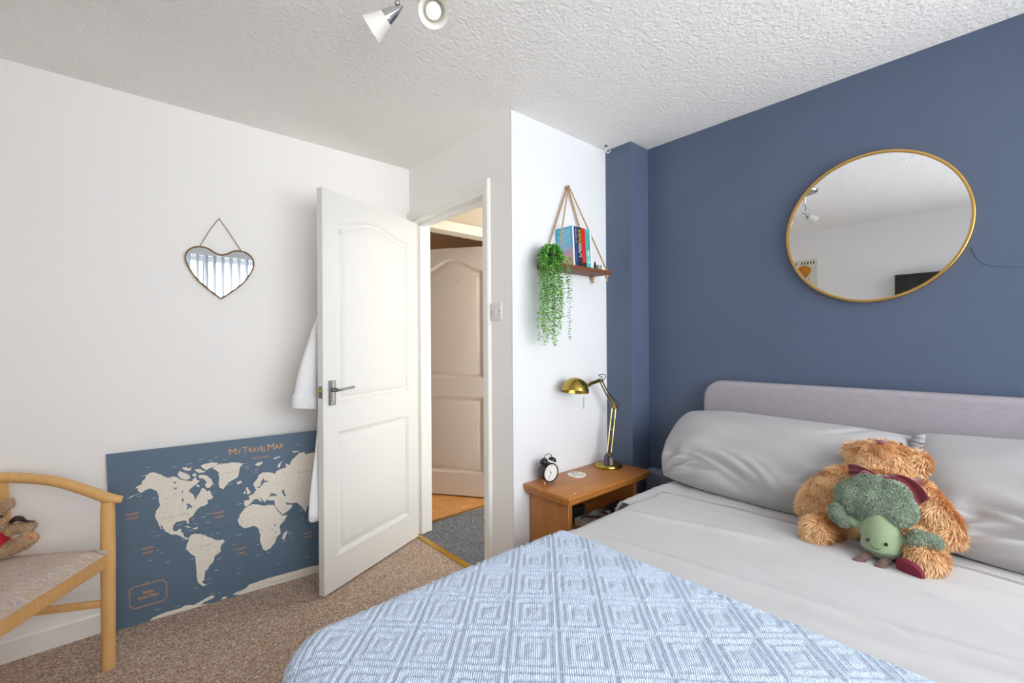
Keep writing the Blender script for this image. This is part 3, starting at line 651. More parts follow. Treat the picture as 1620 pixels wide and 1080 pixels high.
for i in range(NR - 1):
    for k in range(NC): fs.append((i * NC + k, i * NC + (k + 1) % NC, (i + 1) * NC + (k + 1) % NC, (i + 1) * NC + k))
fs += [tuple(range(NC)), tuple(range((NR - 1) * NC, NR * NC))]
P('robe_body', vs, fs, towel, rb, True, 180)
B().tube([rp(-.16, .068, 1.52), rp(-.09, .085, 1.36), rp(-.035, .098, 1.19), rp(.0, .105, 1.06), rp(.012, .106, .965)], [.038, .046, .052, .058, .062], 20, 5, flat=.55, up=nv).make('sleeve', towel, rb)
b = B(); pr = []
for k in range(13):
    t = k / 12; pr.append((.0005 if k in (0,) else .058 + .008 * math.sin(t * math.pi), 0))
b.tube([rp(.010, .106, .985), rp(.012, .106, .975), rp(.013, .106, .955), rp(.015, .106, .925), rp(.016, .106, .917)], [.060, .068, .071, .069, .060], 22, 3, flat=.6, up=nv)
b.make('sleeve_cuff', mat('fluffy white cuff', '#f0f0f1', .95, bump=(170, .008)), rb)
B().tube([rp(-.30, .068, 1.52), rp(-.36, .080, 1.3), rp(-.38, .085, 1.05), rp(-.38, .085, .95)], [.038, .046, .052, .058], 20, 5, flat=.5, up=nv).make('sleeve', towel, rb)
B().tube([rp(-.235, .040, 1.60), rp(-.235, .055, 1.64), rp(-.235, .060, 1.66)], .004, 8, 3).make('hanging_loop', towel, rb)
b = B().tube([rp(-.235, .0345, 1.68), rp(-.235, .055, 1.675), rp(-.235, .066, 1.655), rp(-.235, .072, 1.67)], .004, 8, 4).make('coat_hook', chrome, door)

# ------------------------------------------------------------------ corner armchair
ac = thing('armchair', (-.30, 2.22, 0), 'pale beech open armchair with a floral tapestry seat in the corner', 'chair')
fl = Vector((-.014, 2.336, 0)); fr = Vector((-.30, 1.905, 0)); bl = Vector((-.40, 2.535, 0)); br = Vector((-.615, 2.205, 0))
def at_(p, z): return Vector((p.x, p.y, z))
for p, top in ((fl, .632), (fr, .632)):
    B().tube([at_(p, 0), at_(p, .02), at_(p, .25), at_(p, .45), at_(p, top - .01), at_(p, top)], [.0185, .0205, .0225, .0235, .0215, .017], 18, 3).make('leg', beech, ac)
for p, q in ((bl, Vector((-.02, .0, 0))), (br, Vector((-.02, -.005, 0)))):
    B().tube([at_(p, 0), at_(p, .42), at_(p + q, .60), at_(p + q * 1.5, .735)], [.019, .021, .019, .017], 14, 4).make('leg', beech, ac)
arm = [(.028, 2.328, .638), (-.014, 2.341, .650), (-.08, 2.39, .684), (-.17, 2.455, .722), (-.29, 2.52, .745), (-.42, 2.535, .760), (-.54, 2.46, .770), (-.63, 2.33, .778), (-.655, 2.19, .770), (-.60, 2.05, .745), (-.48, 1.95, .70), (-.345, 1.90, .655), (-.30, 1.885, .645)]
B().tube(arm, [.013, .0195, .019, .019, .019, .021, .022, .021, .02, .019, .019, .0195, .014], 16, 6, flat=1.0).make('arm_bow', beech, ac)
def beam(p, q, w_, h_, name='seat_rail'):
    p = Vector(p); q = Vector(q); d = (q - p); L = d.length; ang = math.atan2(d.y, d.x)
    b = B(); b.box((-L / 2, -w_ / 2, -h_ / 2), (L / 2, w_ / 2, h_ / 2), .006)
    r = Matrix.Rotation(ang, 3, 'Z') @ Matrix.Rotation(-math.asin(d.z / L), 3, 'Y'); b.v = [r @ v + (p + q) / 2 for v in b.v]
    return b.make(name, beech, ac)
beam(at_(fl, .424), at_(fr, .424), .024, .062); beam(at_(fl, .41), at_(bl, .41), .022, .045); beam(at_(fr, .41), at_(br, .41), .022, .045); beam(at_(bl, .41), at_(br, .41), .022, .045)
beam(at_(fl, .25), at_(bl, .25), .018, .028, 'stretcher'); beam(at_(fr, .25), at_(br, .25), .018, .028, 'stretcher')
for t in (.18, .5, .82):
    p = bl.lerp(br, t) + Vector((-.045, .03, 0)) * (1 if t == .5 else .8)
    b = B(); b.box((-.022, -.006, -.185), (.022, .006, .185), .005); r = Matrix.Rotation(math.atan2((br - bl).y, (br - bl).x), 3, 'Z') @ Matrix.Rotation(0, 3, 'X')
    b.v = [r @ v + at_(p, .59) for v in b.v]; b.make('back_slat', beech, ac)
# the slat seen between bow and seat at the frame edge
b = B().tube([(-.305, 2.535, .43), (-.312, 2.545, .60), (-.318, 2.535, .755)], [.024, .026, .024], 12, 4, flat=.35, up=(.3, 1, 0)); b.make('back_slat', beech, ac)
NU, NV = 26, 26; vs = []; fs = []
A0, A1, B0, B1 = fr + Vector((.018, -.020, 0)), fl + Vector((.020, -.010, 0)), br, bl
for side in (1, -1):
    for j in range(NV + 1):
        for i in range(NU + 1):
            u = i / NU; v = j / NV; p = A0.lerp(A1, u).lerp(B0.lerp(B1, u), v)
            e = min(u, 1 - u, v, 1 - v); g = sm(0, .14, e) ** .6
            z = .452 + (.030 * g if side == 1 else -.004 * g) + .008 * math.sin(math.pi * u) * math.sin(math.pi * v) * (side == 1)
            vs.append((p.x, p.y, z))
K = (NU + 1) * (NV + 1)
for s_ in (0, 1):
    for j in range(NV):
        for i in range(NU):
            a = s_ * K + j * (NU + 1) + i; q = (a, a + 1, a + NU + 2, a + NU + 1); fs.append(q if s_ == 0 else q[::-1])
P('seat_pad', vs, fs, tapestry, ac, True, 180)

# ------------------------------------------------------------------ small teddy on the chair (half outside the picture)
tb = thing('teddy_bear', (-.33, 2.42, .47), 'small fawn teddy in a red top sitting on the beech armchair', 'teddy bear', )
plush_f = mat('fawn plush', '#b3926f', .9, attr='tint', c2='#e6cba8'); plush_fb = mat('fawn plush backing', '#a98a6c', .95)
b = B(); b.ball((-.335, 2.43, .628), (.050, .048, .046)).ball((-.308, 2.385, .612), (.026, .026, .022)).ball((-.285, 2.455, .662), (.020, .014, .022)).ball((-.405, 2.44, .66), (.018, .014, .020))
b.ball((-.340, 2.44, .535), (.048, .044, .060))
b.tube([(-.325, 2.44, .565), (-.285, 2.43, .575), (-.232, 2.42, .578), (-.212, 2.415, .577)], [.018, .021, .020, .013], 14, 4)
b.tube([(-.385, 2.43, .57), (-.42, 2.38, .55), (-.43, 2.34, .53)], [.018, .021, .016], 14, 4)
b.tube([(-.335, 2.42, .503), (-.28, 2.405, .512), (-.235, 2.39, .535), (-.214, 2.384, .553)], [.026, .026, .026, .020], 14, 4)
b.tube([(-.37, 2.41, .50), (-.40, 2.34, .505), (-.42, 2.30, .52)], [.026, .026, .024], 14, 4)
me = remeshed(b, .006, 4); bo = link('body', me, plush_fb, tb)
me2 = me.copy(); me2.transform(Matrix.Translation(tb.location))
fur(me2, 14000, .009, .0011, (0, 0, -.5), 'fur', plush_f, tb)
B().lathe([(0, 0), (.046, .0), (.055, .02), (.054, .05), (.045, .075), (.028, .085), (0, .087)], (-.334, 2.434, .500), n=28).make('red_top', mat('red knit', '#c31f27', .85, bump=(400, .001)), tb)
B().ball((-.282, 2.40, .578), (.006, .005, .006)).make('yellow_button', mat('yellow button', '#d3a52f', .4), tb)
B().lathe([(.0, 0), (.015, 0), (.017, .003), (.015, .008), (0, .0085)], (-.220, 2.3765, .546), (.25, -.93, .15), 20).make('paw_pad', mat('tan felt pad', '#caa178', .9), tb)
vs_, fs_ = text_polys('CERI', .017)
px_ = Vector((.86, .38, -.33)).normalized(); pn = Vector((.25, -.93, .15)).normalized(); py = pn.cross(px_).normalized() * -1
if py.z < 0: py = -py
P('embroidered_name', [Vector((-.220, 2.3765, .546)) + pn * .0092 + px_ * x + py * y for x, y in vs_], fs_, mat('red thread', '#d8442f', .8), tb, False)
for x, y, z in ((-.292, 2.382, .640), (-.322, 2.374, .642)): B().ball((x, y, z), .0045, None, 10, 6).make('eye', black, tb)
B().ball((-.300, 2.360, .614), (.007, .005, .005), None, 10, 6).make('nose', mat('brown stitching', '#4b3028', .7), tb)
b = B().tube([(-.275, 2.415, .605), (-.262, 2.412, .615), (-.248, 2.41, .612), (-.235, 2.41, .600), (-.212, 2.41, .593)], [.010, .0155, .014, .006, .0015], 12, 5, flat=.6)
b.make('satin_bow', mat('dark brown satin', '#2a1c1e', .3), tb)

# ------------------------------------------------------------------ bedside table and what stands on it
ns = thing('bedside_table', (1.85, 1.5, 0), 'varnished pine bedside table with an open shelf, by the bed', 'table')
TZ = .545
b = B().box((1.515, 1.345, TZ - .022), (2.175, 1.645, TZ), .005).box((1.522, 1.352, TZ - .042), (2.168, 1.645, TZ - .0215), .006)
b.make('table_top', pine, ns)
for x0, x1 in ((1.556, 1.584), (2.080, 2.108)): B().box((x0, 1.385, 0), (x1, 1.640, TZ - .042), .003, seg=1).make('side_panel', pine_v, ns)
B().box((1.584, 1.385, .330), (2.080, 1.632, .352), .002, seg=1).make('shelf', pine, ns)
B().box((1.584, 1.632, .10), (2.080, 1.638, TZ - .042)).make('back_panel', mat('brown back board', '#5f3b22', .6), ns, False)
B().box((1.584, 1.395, .10), (2.080, 1.415, .16), .002, seg=1).make('bottom_rail', pine, ns)
b = B()
for x, y, r in ((1.70, 1.40, .004), (1.585, 1.372, .006), (1.62, 1.44, .003), (1.66, 1.365, .003), (1.73, 1.43, .0025), (1.60, 1.41, .0025)):
    b.lathe([(r, 0), (r, .0003), (0, .0004)], (x, y, TZ), n=8)
stuff(b.make('paint_chips', mat('bare pale patches', '#e6c9a4', .6), ns))
# alarm clock
ck = thing('alarm_clock', (1.60, 1.56, TZ), 'black twin bell alarm clock on the bedside table', 'clock')
cc = Vector((1.603, 1.545, TZ + .057)); ax = Vector((-.12, -.992, -.02)).normalized()
B().lathe([(0, -.040), (.040, -.040), (.0455, -.034), (.047, 0), (.047, .006), (.045, .010), (.042, .010), (.0405, .006), (0, .0055)], cc, ax, 48).make('case', black, ck)
B().lathe([(0, 0), (.0405, 0), (0, .0005)], cc + ax * .0062, ax, 48).make('dial', mat('white dial', '#eceae4', .5), ck, False)
up = Vector((0, 0, 1)); up = (up - ax * up.dot(ax)).normalized(); rt = ax.cross(up) * -1
if rt.x < 0: rt = -rt
def cf(x, y, d=.008): return cc + ax * d + rt * x + up * y
V = []; Fc = []
for hnum in range(1, 13):
    a = math.radians(90 - 30 * hnum); vs_, fs_ = text_polys(str(hnum), .0085); k = len(V)
    V += [cf(.0325 * math.cos(a) + x, .0325 * math.sin(a) + y, .0071) for x, y in vs_]; Fc += [tuple(i + k for i in f) for f in fs_]
nn_ = P('numerals', V, Fc, blackmatt, ck, False); stuff(nn_)
b = B()
for a, L, r in ((119, .020, .0011), (-118, .031, .0009)):
    a = math.radians(a); b.tube([cf(-.003 * math.cos(a), -.003 * math.sin(a), .0085), cf(L * math.cos(a), L * math.sin(a), .0085)], [r * 1.2, r * .6], 6)
b.ball(cf(0, 0, .0085), .002, None, 8, 6).make('hands', blackmatt, ck)
for s_ in (-1, 1):
    q = cc + rt * (.026 * s_) + up * .052 - ax * .016
    B().lathe([(0, -.004), (.020, -.004), (.021, .0), (.019, .008), (.012, .014), (0, .0165)], q, (up + rt * s_ * .5), 24).make('bell', black, ck)
    B().tube([cc + rt * .018 * s_ + up * .040 - ax * .016, q], .0025, 8).make('bell_post', chrome, ck)
    B().tube([cc + rt * .020 * s_ - up * .036 - ax * .010, cc + rt * .031 * s_ - up * .057 - ax * .006], [.0028, .0035], 10).make('foot', mat('copper foot', '#d0916a', .35, metal=.8), ck)
B().tube([cc + rt * -.024 + up * .066 - ax * .016, cc + rt * -.020 + up * .078 - ax * .016, cc + up * .087 - ax * .016, cc + rt * .020 + up * .078 - ax * .016, cc + rt * .024 + up * .066 - ax * .016], .0018, 8, 5).make('carry_handle', black, ck)
# coaster
co = thing('coaster', (1.815, 1.55, TZ), 'round white patterned coaster on the bedside table', 'coaster')
b = B(); vs = [Vector((1.812, 1.555, TZ)), Vector((1.812, 1.555, TZ + .005))]; fs = []; n = 64
for i in range(n):
    a = 2 * math.pi * i / n; r = .047 + .0016 * math.cos(16 * a)
    vs += [Vector((1.812 + r * math.cos(a), 1.555 + r * math.sin(a), TZ)), Vector((1.812 + r * math.cos(a), 1.555 + r * math.sin(a), TZ + .005))]
for i in range(n):
    a = 2 + 2 * i; c = 2 + 2 * ((i + 1) % n); fs += [(0, c, a), (1, a + 1, c + 1), (a, c, c + 1, a + 1)]
P('disc', vs, fs, mat('white ceramic', '#ecebe6', .4), co, True)
def b_cos(n, l, p, mp):
    t = n.new('ShaderNodeTexVoronoi'); t.inputs['Scale'].default_value = 55; l.new(mp.outputs[0], t.inputs['Vector'])
    r = ramp(n, [(.1, '#e9e7de'), (.9, '#b9c0bb'), (.3, '#cbbf6f'), (.5, '#e7e5df'), (.7, '#8f8fc0')], 'CONSTANT')
    sp = n.new('ShaderNodeSeparateColor'); l.new(t.outputs['Color'], sp.inputs[0]); l.new(sp.outputs[0], r.inputs[0]); l.new(r.outputs[0], p.inputs['Base Color'])
B().lathe([(.038, 0), (.038, .0004), (0, .0005)], (1.812, 1.555, TZ + .005), n=40).make('painted_centre', node_mat('painted flower pattern', b_cos), co)
# brass lamp
lx = thing('desk_lamp', (2.075, 1.555, TZ), 'antique brass spring arm desk lamp on the bedside table', 'lamp')
LB = Vector((2.072, 1.545, TZ))
B().lathe([(0, 0), (.073, 0), (.076, .004), (.075, .012), (.070, .018), (.055, .021), (.02, .023), (0, .023)], LB, n=48).make('base', lampbrass, lx)
goldm = mat('pale polished brass', '#d9bd7a', .22, metal=1)
J1 = LB + Vector((.005, 0, .075)); J2 = Vector((2.137, 1.555, .868)); J3 = Vector((2.022, 1.560, 1.024))
b = B().tube([LB + Vector((.004, 0, .02)), J1], .005, 10).tube([LB + Vector((.014, -.004, .02)), J1 + Vector((.012, 0, .004))], .003, 8).tube([J1 + Vector((-.018, -.0, .0)), J1 + Vector((.018, -.0, .0))], .005, 8)
b.make('base_post', goldm, lx)
side = Vector((.78, -.62, 0))
for s_ in (-1, 1): B().tube([J1 + side * .0115 * s_, J2 + side * .011 * s_ + Vector((0, 0, -.006))], .0042, 10).make('lower_arm', goldm, lx)
b = B()
for t in (.5, .98): B().tube([J1.lerp(J2, t) - side * .012, J1.lerp(J2, t) + side * .012], .003, 8).make('cross_bar', goldm, lx)
for s_ in (-1, 1):
    a_, c_ = J1 + side * .004 * s_ + Vector((0, 0, .012)), J1.lerp(J2, .48) + side * .003 * s_
    pts = []; nn = 90; d_ = (c_ - a_)
    for i in range(nn):
        t = i / (nn - 1); ang = t * 2 * math.pi * 14; pts.append(a_ + d_ * t + side * .0028 * math.cos(ang) + Vector((side.y, -side.x, 0)) * .0028 * math.sin(ang))
    B().tube(pts, .0007, 4).make('spring', steel, lx)
dv = (J3 - J2).normalized(); pv = Vector((0, -1, 0)).cross(dv).normalized()
for s_ in (-1, 1): B().tube([J2 + pv * .010 * s_ - dv * (.012 if s_ > 0 else 0), J3 + pv * .009 * s_], .0042, 10).make('upper_arm', goldm, lx)
b = B().tube([J2 + Vector((0, -.016, 0)), J2 + Vector((0, .012, 0))], .009, 14).tube([J2 + Vector((-.022, -.012, .004)), J2 + Vector((.022, -.012, .004))], .003, 8).tube([J2 + pv * .012 + dv * .02, J2 + Vector((.028, -.004, .006))], .003, 8)
b.make('elbow_joint', goldm, lx)
SC = Vector((1.795, 1.545, .998)); sa = Vector((-.22, -.10, -.93)).normalized()
nk = Vector((1.862, 1.552, 1.004))
b = B().tube([J3 + Vector((.004, 0, 0)), Vector((1.985, 1.558, 1.020)), Vector((1.94, 1.556, 1.014)), Vector((1.905, 1.554, 1.008)), nk], [.006, .009, .010, .008, .008], 12, 3).tube([Vector((1.905, 1.54, 1.008)), Vector((1.905, 1.57, 1.008))], .010, 12).tube([J3 + Vector((0, -.014, 0)), J3 + Vector((0, .012, 0))], .008, 12)
b.make('lamp_neck', lampbrass, lx)
prof = []
for i in range(15):
    a = math.pi / 2 * i / 14; prof.append((.070 * math.sin(a), -.070 * math.cos(a) + .014))
prof += [(.0705, .020), (.0695, .020)] + [(r * .975, h * .975 + .0008) for r, h in prof[::-1]]
B().lathe(prof, SC, sa, 48).make('lamp_shade', lampbrass, lx, True, 60)
B().lathe([(0, -.03), (.013, -.03), (.013, .0), (.022, .006), (.024, .014), (.02, .024), (0, .030)], SC - sa * .022, sa, 24).make('bulb', bulb_m, lx)
B().lathe([(.010, 0), (.013, .004), (.013, .03), (0, .034)], nk + Vector((.018, 0, 0)), (-1, -.1, .1), 16).make('shade_collar', blackmatt, lx)
B().tube([SC + Vector((.035, -.025, -.045)), SC + Vector((.034, -.026, -.085)), SC + Vector((.028, -.026, -.106))], .0022, 8, 3).make('shade_handle', steel, lx)
B().tube([Vector((1.97, 1.552, 1.026)), J3 + Vector((.005, -.01, .018)), J3 + Vector((-.028, -.01, .030)), J3 + Vector((.02, -.01, .034)), J3 + Vector((.030, -.012, .015)), J3 + Vector((.006, -.013, -.008)), J2.lerp(J3, .5) + Vector((0, -.014, 0)), J2 + Vector((.026, -.010, .024)), J2 + Vector((.018, -.014, -.01)), J1.lerp(J2, .4) + Vector((0, .008, 0)), J1 + Vector((.02, .01, .0))], .0022, 7, 5).make('cable', blackmatt, lx)
# crystals standing on the lamp base
def crystal(name, c, r, h, m, label, tl=(0, 0)):
    vs = []; fs = []; n = 6
    for lv, (rr_, z) in enumerate([(r * .9, 0), (r, h * .6), (r * .75, h * .72)]):
        for k in range(n):
            a = 2 * math.pi * k / n + .3; vs.append(Vector(c) + Vector((rr_ * math.cos(a) * (1 + .12 * (k % 2)) + tl[0] * z, rr_ * math.sin(a) + tl[1] * z, z)))
    vs.append(Vector(c) + Vector((tl[0] * h + .002, 0, h))); vs.append(Vector(c))
    for lv in range(2):
        for k in range(n): fs.append((lv * n + k, lv * n + (k + 1) % n, lv * n + n + (k + 1) % n, lv * n + n + k))
    for k in range(n): fs += [(12 + k, 12 + (k + 1) % n, 18), ((k + 1) % n, k, 19)]
    return tag(P(name, vs, fs, m, None, False), label, 'crystal')
BZ = TZ + .0215
crystal('amethyst_crystal', (2.028, 1.528, BZ - .001), .015, .066, mat('deep purple amethyst', '#241834', .15, var=(60, .2), c2='#43345f', coat=.5), 'dark purple amethyst point standing on the lamp base')
crystal('quartz_crystal', (2.050, 1.515, BZ - .001), .014, .040, mat('smoky pink quartz', '#8f7d78', .15, coat=.4), 'pale smoky quartz crystal beside the amethyst on the lamp base')
# things on the open shelf
SZ = .352
mg = thing('paperback_book', (1.77, 1.42, SZ), 'thick paperback with a pink and grey printed cover lying on the bedside shelf', 'book')
B().box((1.684, 1.388, SZ), (1.86, 1.462, SZ + .026), .001, seg=1).make('pages', mat('cream page edges', '#d9c8a8', .8), mg, False)
def b_mag(n, l, p, mp):
    t = n.new('ShaderNodeTexVoronoi'); t.inputs['Scale'].default_value = 26; l.new(mp.outputs[0], t.inputs['Vector'])
    r = ramp(n, [(.1, '#8f9a8f'), (.9, '#b9b7ae'), (.25, '#5d2733'), (.4, '#b3a79a'), (.55, '#c9c5bb'), (.75, '#6a5a55')], 'CONSTANT')
    sp = n.new('ShaderNodeSeparateColor'); l.new(t.outputs['Color'], sp.inputs[0]); l.new(sp.outputs[0], r.inputs[0]); l.new(r.outputs[0], p.inputs['Base Color'])
B().box((1.683, 1.386, SZ + .0262), (1.862, 1.463, SZ + .029), .001, seg=1).make('cover', node_mat('printed magazine cover', b_mag, .35), mg, False)
bx = thing('black_box', (1.66, 1.60, SZ), 'black rectangular case standing at the back of the bedside shelf', 'case')
B().box((1.600, 1.468, SZ), (1.775, 1.495, SZ + .072), .004).make('case_body', black, bx)
B().box((1.5995, 1.4672, SZ + .052), (1.7755, 1.4958, SZ + .055), .001).make('lid_seam', blackmatt, bx)
jars = [((1.882, 1.412), .014, .036, 'pale pink jar with a black cap on the bedside shelf', '#cdb0a6'), ((1.914, 1.410), .015, .038, 'dark plum bottle with a black cap between pale jars on the bedside shelf', '#35202c'),
        ((1.944, 1.412), .013, .036, 'cream bottle with a black cap right of the plum bottle on the bedside shelf', '#d7c2a2'), ((1.972, 1.416), .013, .034, 'small beige jar farthest right on the bedside shelf', '#bfa891')]
for (x, y), r, h, lab, colr in jars:
    j = thing('cosmetic_jar', (x, y, SZ), lab, 'jar', 'cosmetic jars on the bedside shelf')
    B().lathe([(0, 0), (r * .95, 0), (r, .003), (r, h * .85), (r * .8, h), (0, h)], (x, y, SZ), n=20).make('jar_body', mat('jar ' + colr, colr, .35), j)
    B().lathe([(0, 0), (r * .9, 0), (r * .9, .018), (r * .75, .021), (0, .021)], (x, y, SZ + h - .001), n=20).make('cap', black, j)
gt = thing('crumpled_tissue', (1.88, 1.50, SZ), 'small crumpled grey wrapper among the jars on the bedside shelf', 'wrapper')
bm = bmesh.new(); bmesh.ops.create_icosphere(bm, subdivisions=3, radius=.013)
for v in bm.verts: v.co = v.co * (1 + .35 * noise.noise(v.co * 110)) + Vector((1.895, 1.450, SZ + .0125))
B().addbm(bm).make('wrapper', mat('grey foil', '#9a9a98', .4), gt)

# ------------------------------------------------------------------ hanging rope shelf
hs = thing('hanging_shelf', (1.842, 1.64, 1.62), 'dark wood shelf hung on jute ropes on the white wall', 'shelf')
zb, zt_ = 1.607, 1.628
B().box((1.622, 1.518, zb), (2.072, 1.646, zt_), .003).make('board', walnut, hs)
apex = Vector((1.842, 1.628, 2.062))
for x in (1.648, 2.046):
    for y in (1.532, 1.630):
        k = Vector((x, y, zb))
        a = apex + Vector(((x - 1.842) * .03, -.006 if y < 1.6 else .004, 0))
        B().tube([a, Vector((x, y, zt_ + .004)), Vector((x, y, zb - .002))], .0042, 8).make('rope', jute, hs)
        b = B().ball(Vector((x, y, zb - .011)), (.0105, .0105, .010), None, 12, 8).tube([Vector((x - .006, y, zb - .012)), Vector((x + .004, y - .006, zb - .007)), Vector((x + .007, y + .004, zb - .013))], .0042, 8, 3)
        b.tube([Vector((x, y, zb - .012)), Vector((x + .003, y, zb - .028)), Vector((x + .005, y - .002, zb - .036))], [.0045, .005, .006], 8, 2)
        b.make('rope_knot', jute, hs)
B().tube([apex + Vector((-.004, .012, .004)), apex + Vector((-.005, -.004, .010)), apex + Vector((.005, -.004, .010)), apex + Vector((.006, .010, .0))], .0045, 8, 4).make('rope_loop', jute, hs)
B().lathe([(.003, 0), (.003, .024), (.0065, .026), (0, .030)], (1.842, 1.650, 2.067), (0, -1, 0), 12).make('wall_hook', mat('dark iron', '#4a4038', .5, metal=.6), hs)
# books, leaning slightly to the left
def b_rain(n, l, p, mp):
    sx = n.new('ShaderNodeSeparateXYZ'); tc = [q for q in n if q.type == 'TEX_COORD'][0]; l.new(tc.outputs['Generated'], sx.inputs[0])
    r = ramp(n, [(0, '#f0d79a'), (1, '#3fb6d8'), (.25, '#e3b7c2'), (.42, '#b6a9d0'), (.55, '#55b2da')]); l.new(sx.outputs[2], r.inputs[0]); l.new(r.outputs[0], p.inputs['Base Color'])
rain = node_mat('rainbow pastel cover', b_rain, .4)
page_m = mat('book pages', '#e9e4d8', .85)
lean = Matrix.Rotation(math.radians(-3.5), 3, 'Y')
bgrp = 'books on the hanging shelf'
specs = [(1.769, .010, .200, rain, 'white spined book with a pastel sky cover, first on the hanging shelf', '#efeeea'),
         (1.781, .025, .199, mat('navy cover', '#2c3f78', .45), 'dark blue book on the hanging shelf', '#27356b'),
         (1.8075, .031, .199, mat('black cover', '#25262b', .45), 'black book with yellow and white spine lettering on the hanging shelf', '#26272c'),
         (1.840, .030, .198, mat('red cover', '#c22a22', .45), 'red book on the hanging shelf', '#cf2b22'),
         (1.8715, .034, .197, mat('turquoise cover', '#4fb3b3', .45), 'turquoise book with white spine lettering on the hanging shelf', '#4fb3b3'),
         (1.907, .014, .190, mat('white cover', '#e4e2da', .5), 'thin white book at the right end of the row on the hanging shelf', '#e4e2da')]
for i, (x, t, h, cm, lab, sp_c) in enumerate(specs):
    bk = thing('book', (x, 1.528, zt_ + .0005), lab, 'book', bgrp)
    o0 = Vector((x, 1.528, zt_ + .0012 + t * math.sin(math.radians(3.5))*0)); D = .112
    def bb(a, c, bev=0):
        q = B(); q.box(a, c, bev, seg=1); q.v = [lean @ v + o0 + Vector((0, 0, t * .0)) for v in q.v]; return q
    q = bb((0, 0, 0), (.0012, D, h)); q.make('cover', cm, bk, False)
    bb((t - .0012, 0, 0), (t, D, h)).make('cover', cm, bk, False)
    bb((0, -.0012, 0), (t, .0006, h), .0005).make('spine', mat('book spine ' + sp_c, sp_c, .45), bk, False)
    bb((.0013, .0007, .003), (t - .0013, D - .003, h - .003)).make('pages', page_m, bk, False)
    def glyphs(z0, z1, xc, wd, m, name, dens=1):
        V = []; Fc = []; z = z0; rr = random.Random(i * 7 + int(z0 * 1e4))
        while z < z1:
            hh = rr.uniform(.004, .008) * dens
            if rr.random() > .12:
                for dx, w_ in ((-wd / 2, wd * .22), (-wd / 2 + wd * .38, wd * .2), (wd / 2 - wd * .24, wd * .24)):
                    if rr.random() < .8:
                        k = len(V); V += [lean @ Vector(p) + o0 for p in ((xc + dx, -.0016, z), (xc + dx + w_, -.0016, z), (xc + dx + w_, -.0016, z + hh * .75), (xc + dx, -.0016, z + hh * .75))]; Fc.append((k, k + 1, k + 2, k + 3))
            z += hh
        stuff(P(name, V, Fc, m, bk, False))
    if i == 1: glyphs(.115, .185, .0135, .010, mat('pale gold foil', '#b7b38a', .5), 'spine_lettering'); glyphs(.02, .10, .0135, .008, mat('faint blue print', '#5f78b8', .5), 'spine_lettering')
    if i == 2: glyphs(.12, .195, .0155, .020, mat('yellow print', '#d3b640', .5), 'spine_lettering'); glyphs(.045, .118, .0155, .020, mat('white print', '#dcdcda', .5), 'spine_lettering')
    if i == 3: glyphs(.06, .18, .015, .012, mat('dark red print', '#8f1d18', .5), 'spine_lettering'); bb((.001, -.0018, 0), (.029, -.001, .020)).make('publisher_band', blackmatt, bk, False)
    if i == 4: glyphs(.09, .178, .017, .016, mat('deep teal print', '#2a6f76', .5), 'spine_lettering', 1.3); glyphs(.02, .085, .017, .014, mat('white lettering', '#eef3f0', .5), 'spine_lettering', 1.3)
    if i == 0:
        V = []; Fc = []
        for r_ in range(15):
            z = .185 - r_ * .0075; k = len(V); y1 = .10 - (r_ % 4) * .008
            V += [lean @ Vector(p) + o0 for p in ((-.0005, .012, z), (-.0005, y1, z), (-.0005, y1, z + .0028), (-.0005, .012, z + .0028))]; Fc.append((k, k + 1, k + 2, k + 3))
        stuff(P('cover_text', V, Fc, mat('white cover text', '#bfe4f0', .5), bk, False))
th = thing('tealight_holder', (1.985, 1.56, zt_), 'small grey green candle glass right of the books on the hanging shelf', 'candle holder')
B().lathe([(0, 0), (.017, 0), (.018, .002), (.0185, .026), (.016, .026), (.0155, .008), (0, .008)], (2.000, 1.552, zt_), n=28).make('glass_cup', mat('grey green glass', '#7f8a7a', .2), th)
B().lathe([(0, .008), (.0145, .008), (.0145, .017), (0, .017)], (2.000, 1.552, zt_), n=24).make('candle', mat('wax', '#b8bba8', .5), th)
bt = thing('black_bottle', (1.952, 1.535, zt_), 'tiny black bottle between books and candle glass on the hanging shelf', 'bottle')
B().lathe([(0, 0), (.0062, 0), (.0065, .002), (.0065, .024), (.004, .028), (0, .028)], (1.953, 1.538, zt_), n=16).make('bottle_body', black, bt)
B().lathe([(0, 0), (.0045, 0), (.0045, .010), (0, .011)], (1.953, 1.538, zt_ + .0275), n=14).make('cap', blackmatt, bt)

# ------------------------------------------------------------------ trailing plant
pt = thing('trailing_plant', (1.665, 1.575, zt_), 'trailing string of small green leaves spilling from the left end of the hanging shelf', 'plant')
B().lathe([(0, 0), (.026, 0), (.034, .045), (.036, .055), (.033, .055), (.030, .045), (0, .045)], (1.668, 1.578, zt_), n=28).make('pot', mat('dark plum pot', '#3d2c4f', .5), pt)
leaf_d = mat('green leaf', '#2a7a22', .5, attr='tint', c2='#93cc62')
stem_m = mat('green stem', '#5f8f4a', .6)
rl = random.Random(11)
def leaf(V, Fc, T, p, d, n, L, W, tint):
    d = d.normalized(); s = d.cross(n).normalized(); n = s.cross(d)
    k = len(V)
    pts = [(0, 0, 0), (.3, .42, .05), (.65, .5, .10), (.92, .25, .06), (1, 0, 0), (.92, -.25, .06), (.65, -.5, .10), (.3, -.42, .05), (.5, 0, -.03)]
    V += [p + d * L * a + s * W * b_ + n * L * c for a, b_, c in pts]; T += [tint] * 9
    for i in range(8): Fc.append((k + 8, k + i, k + (i + 1) % 8))
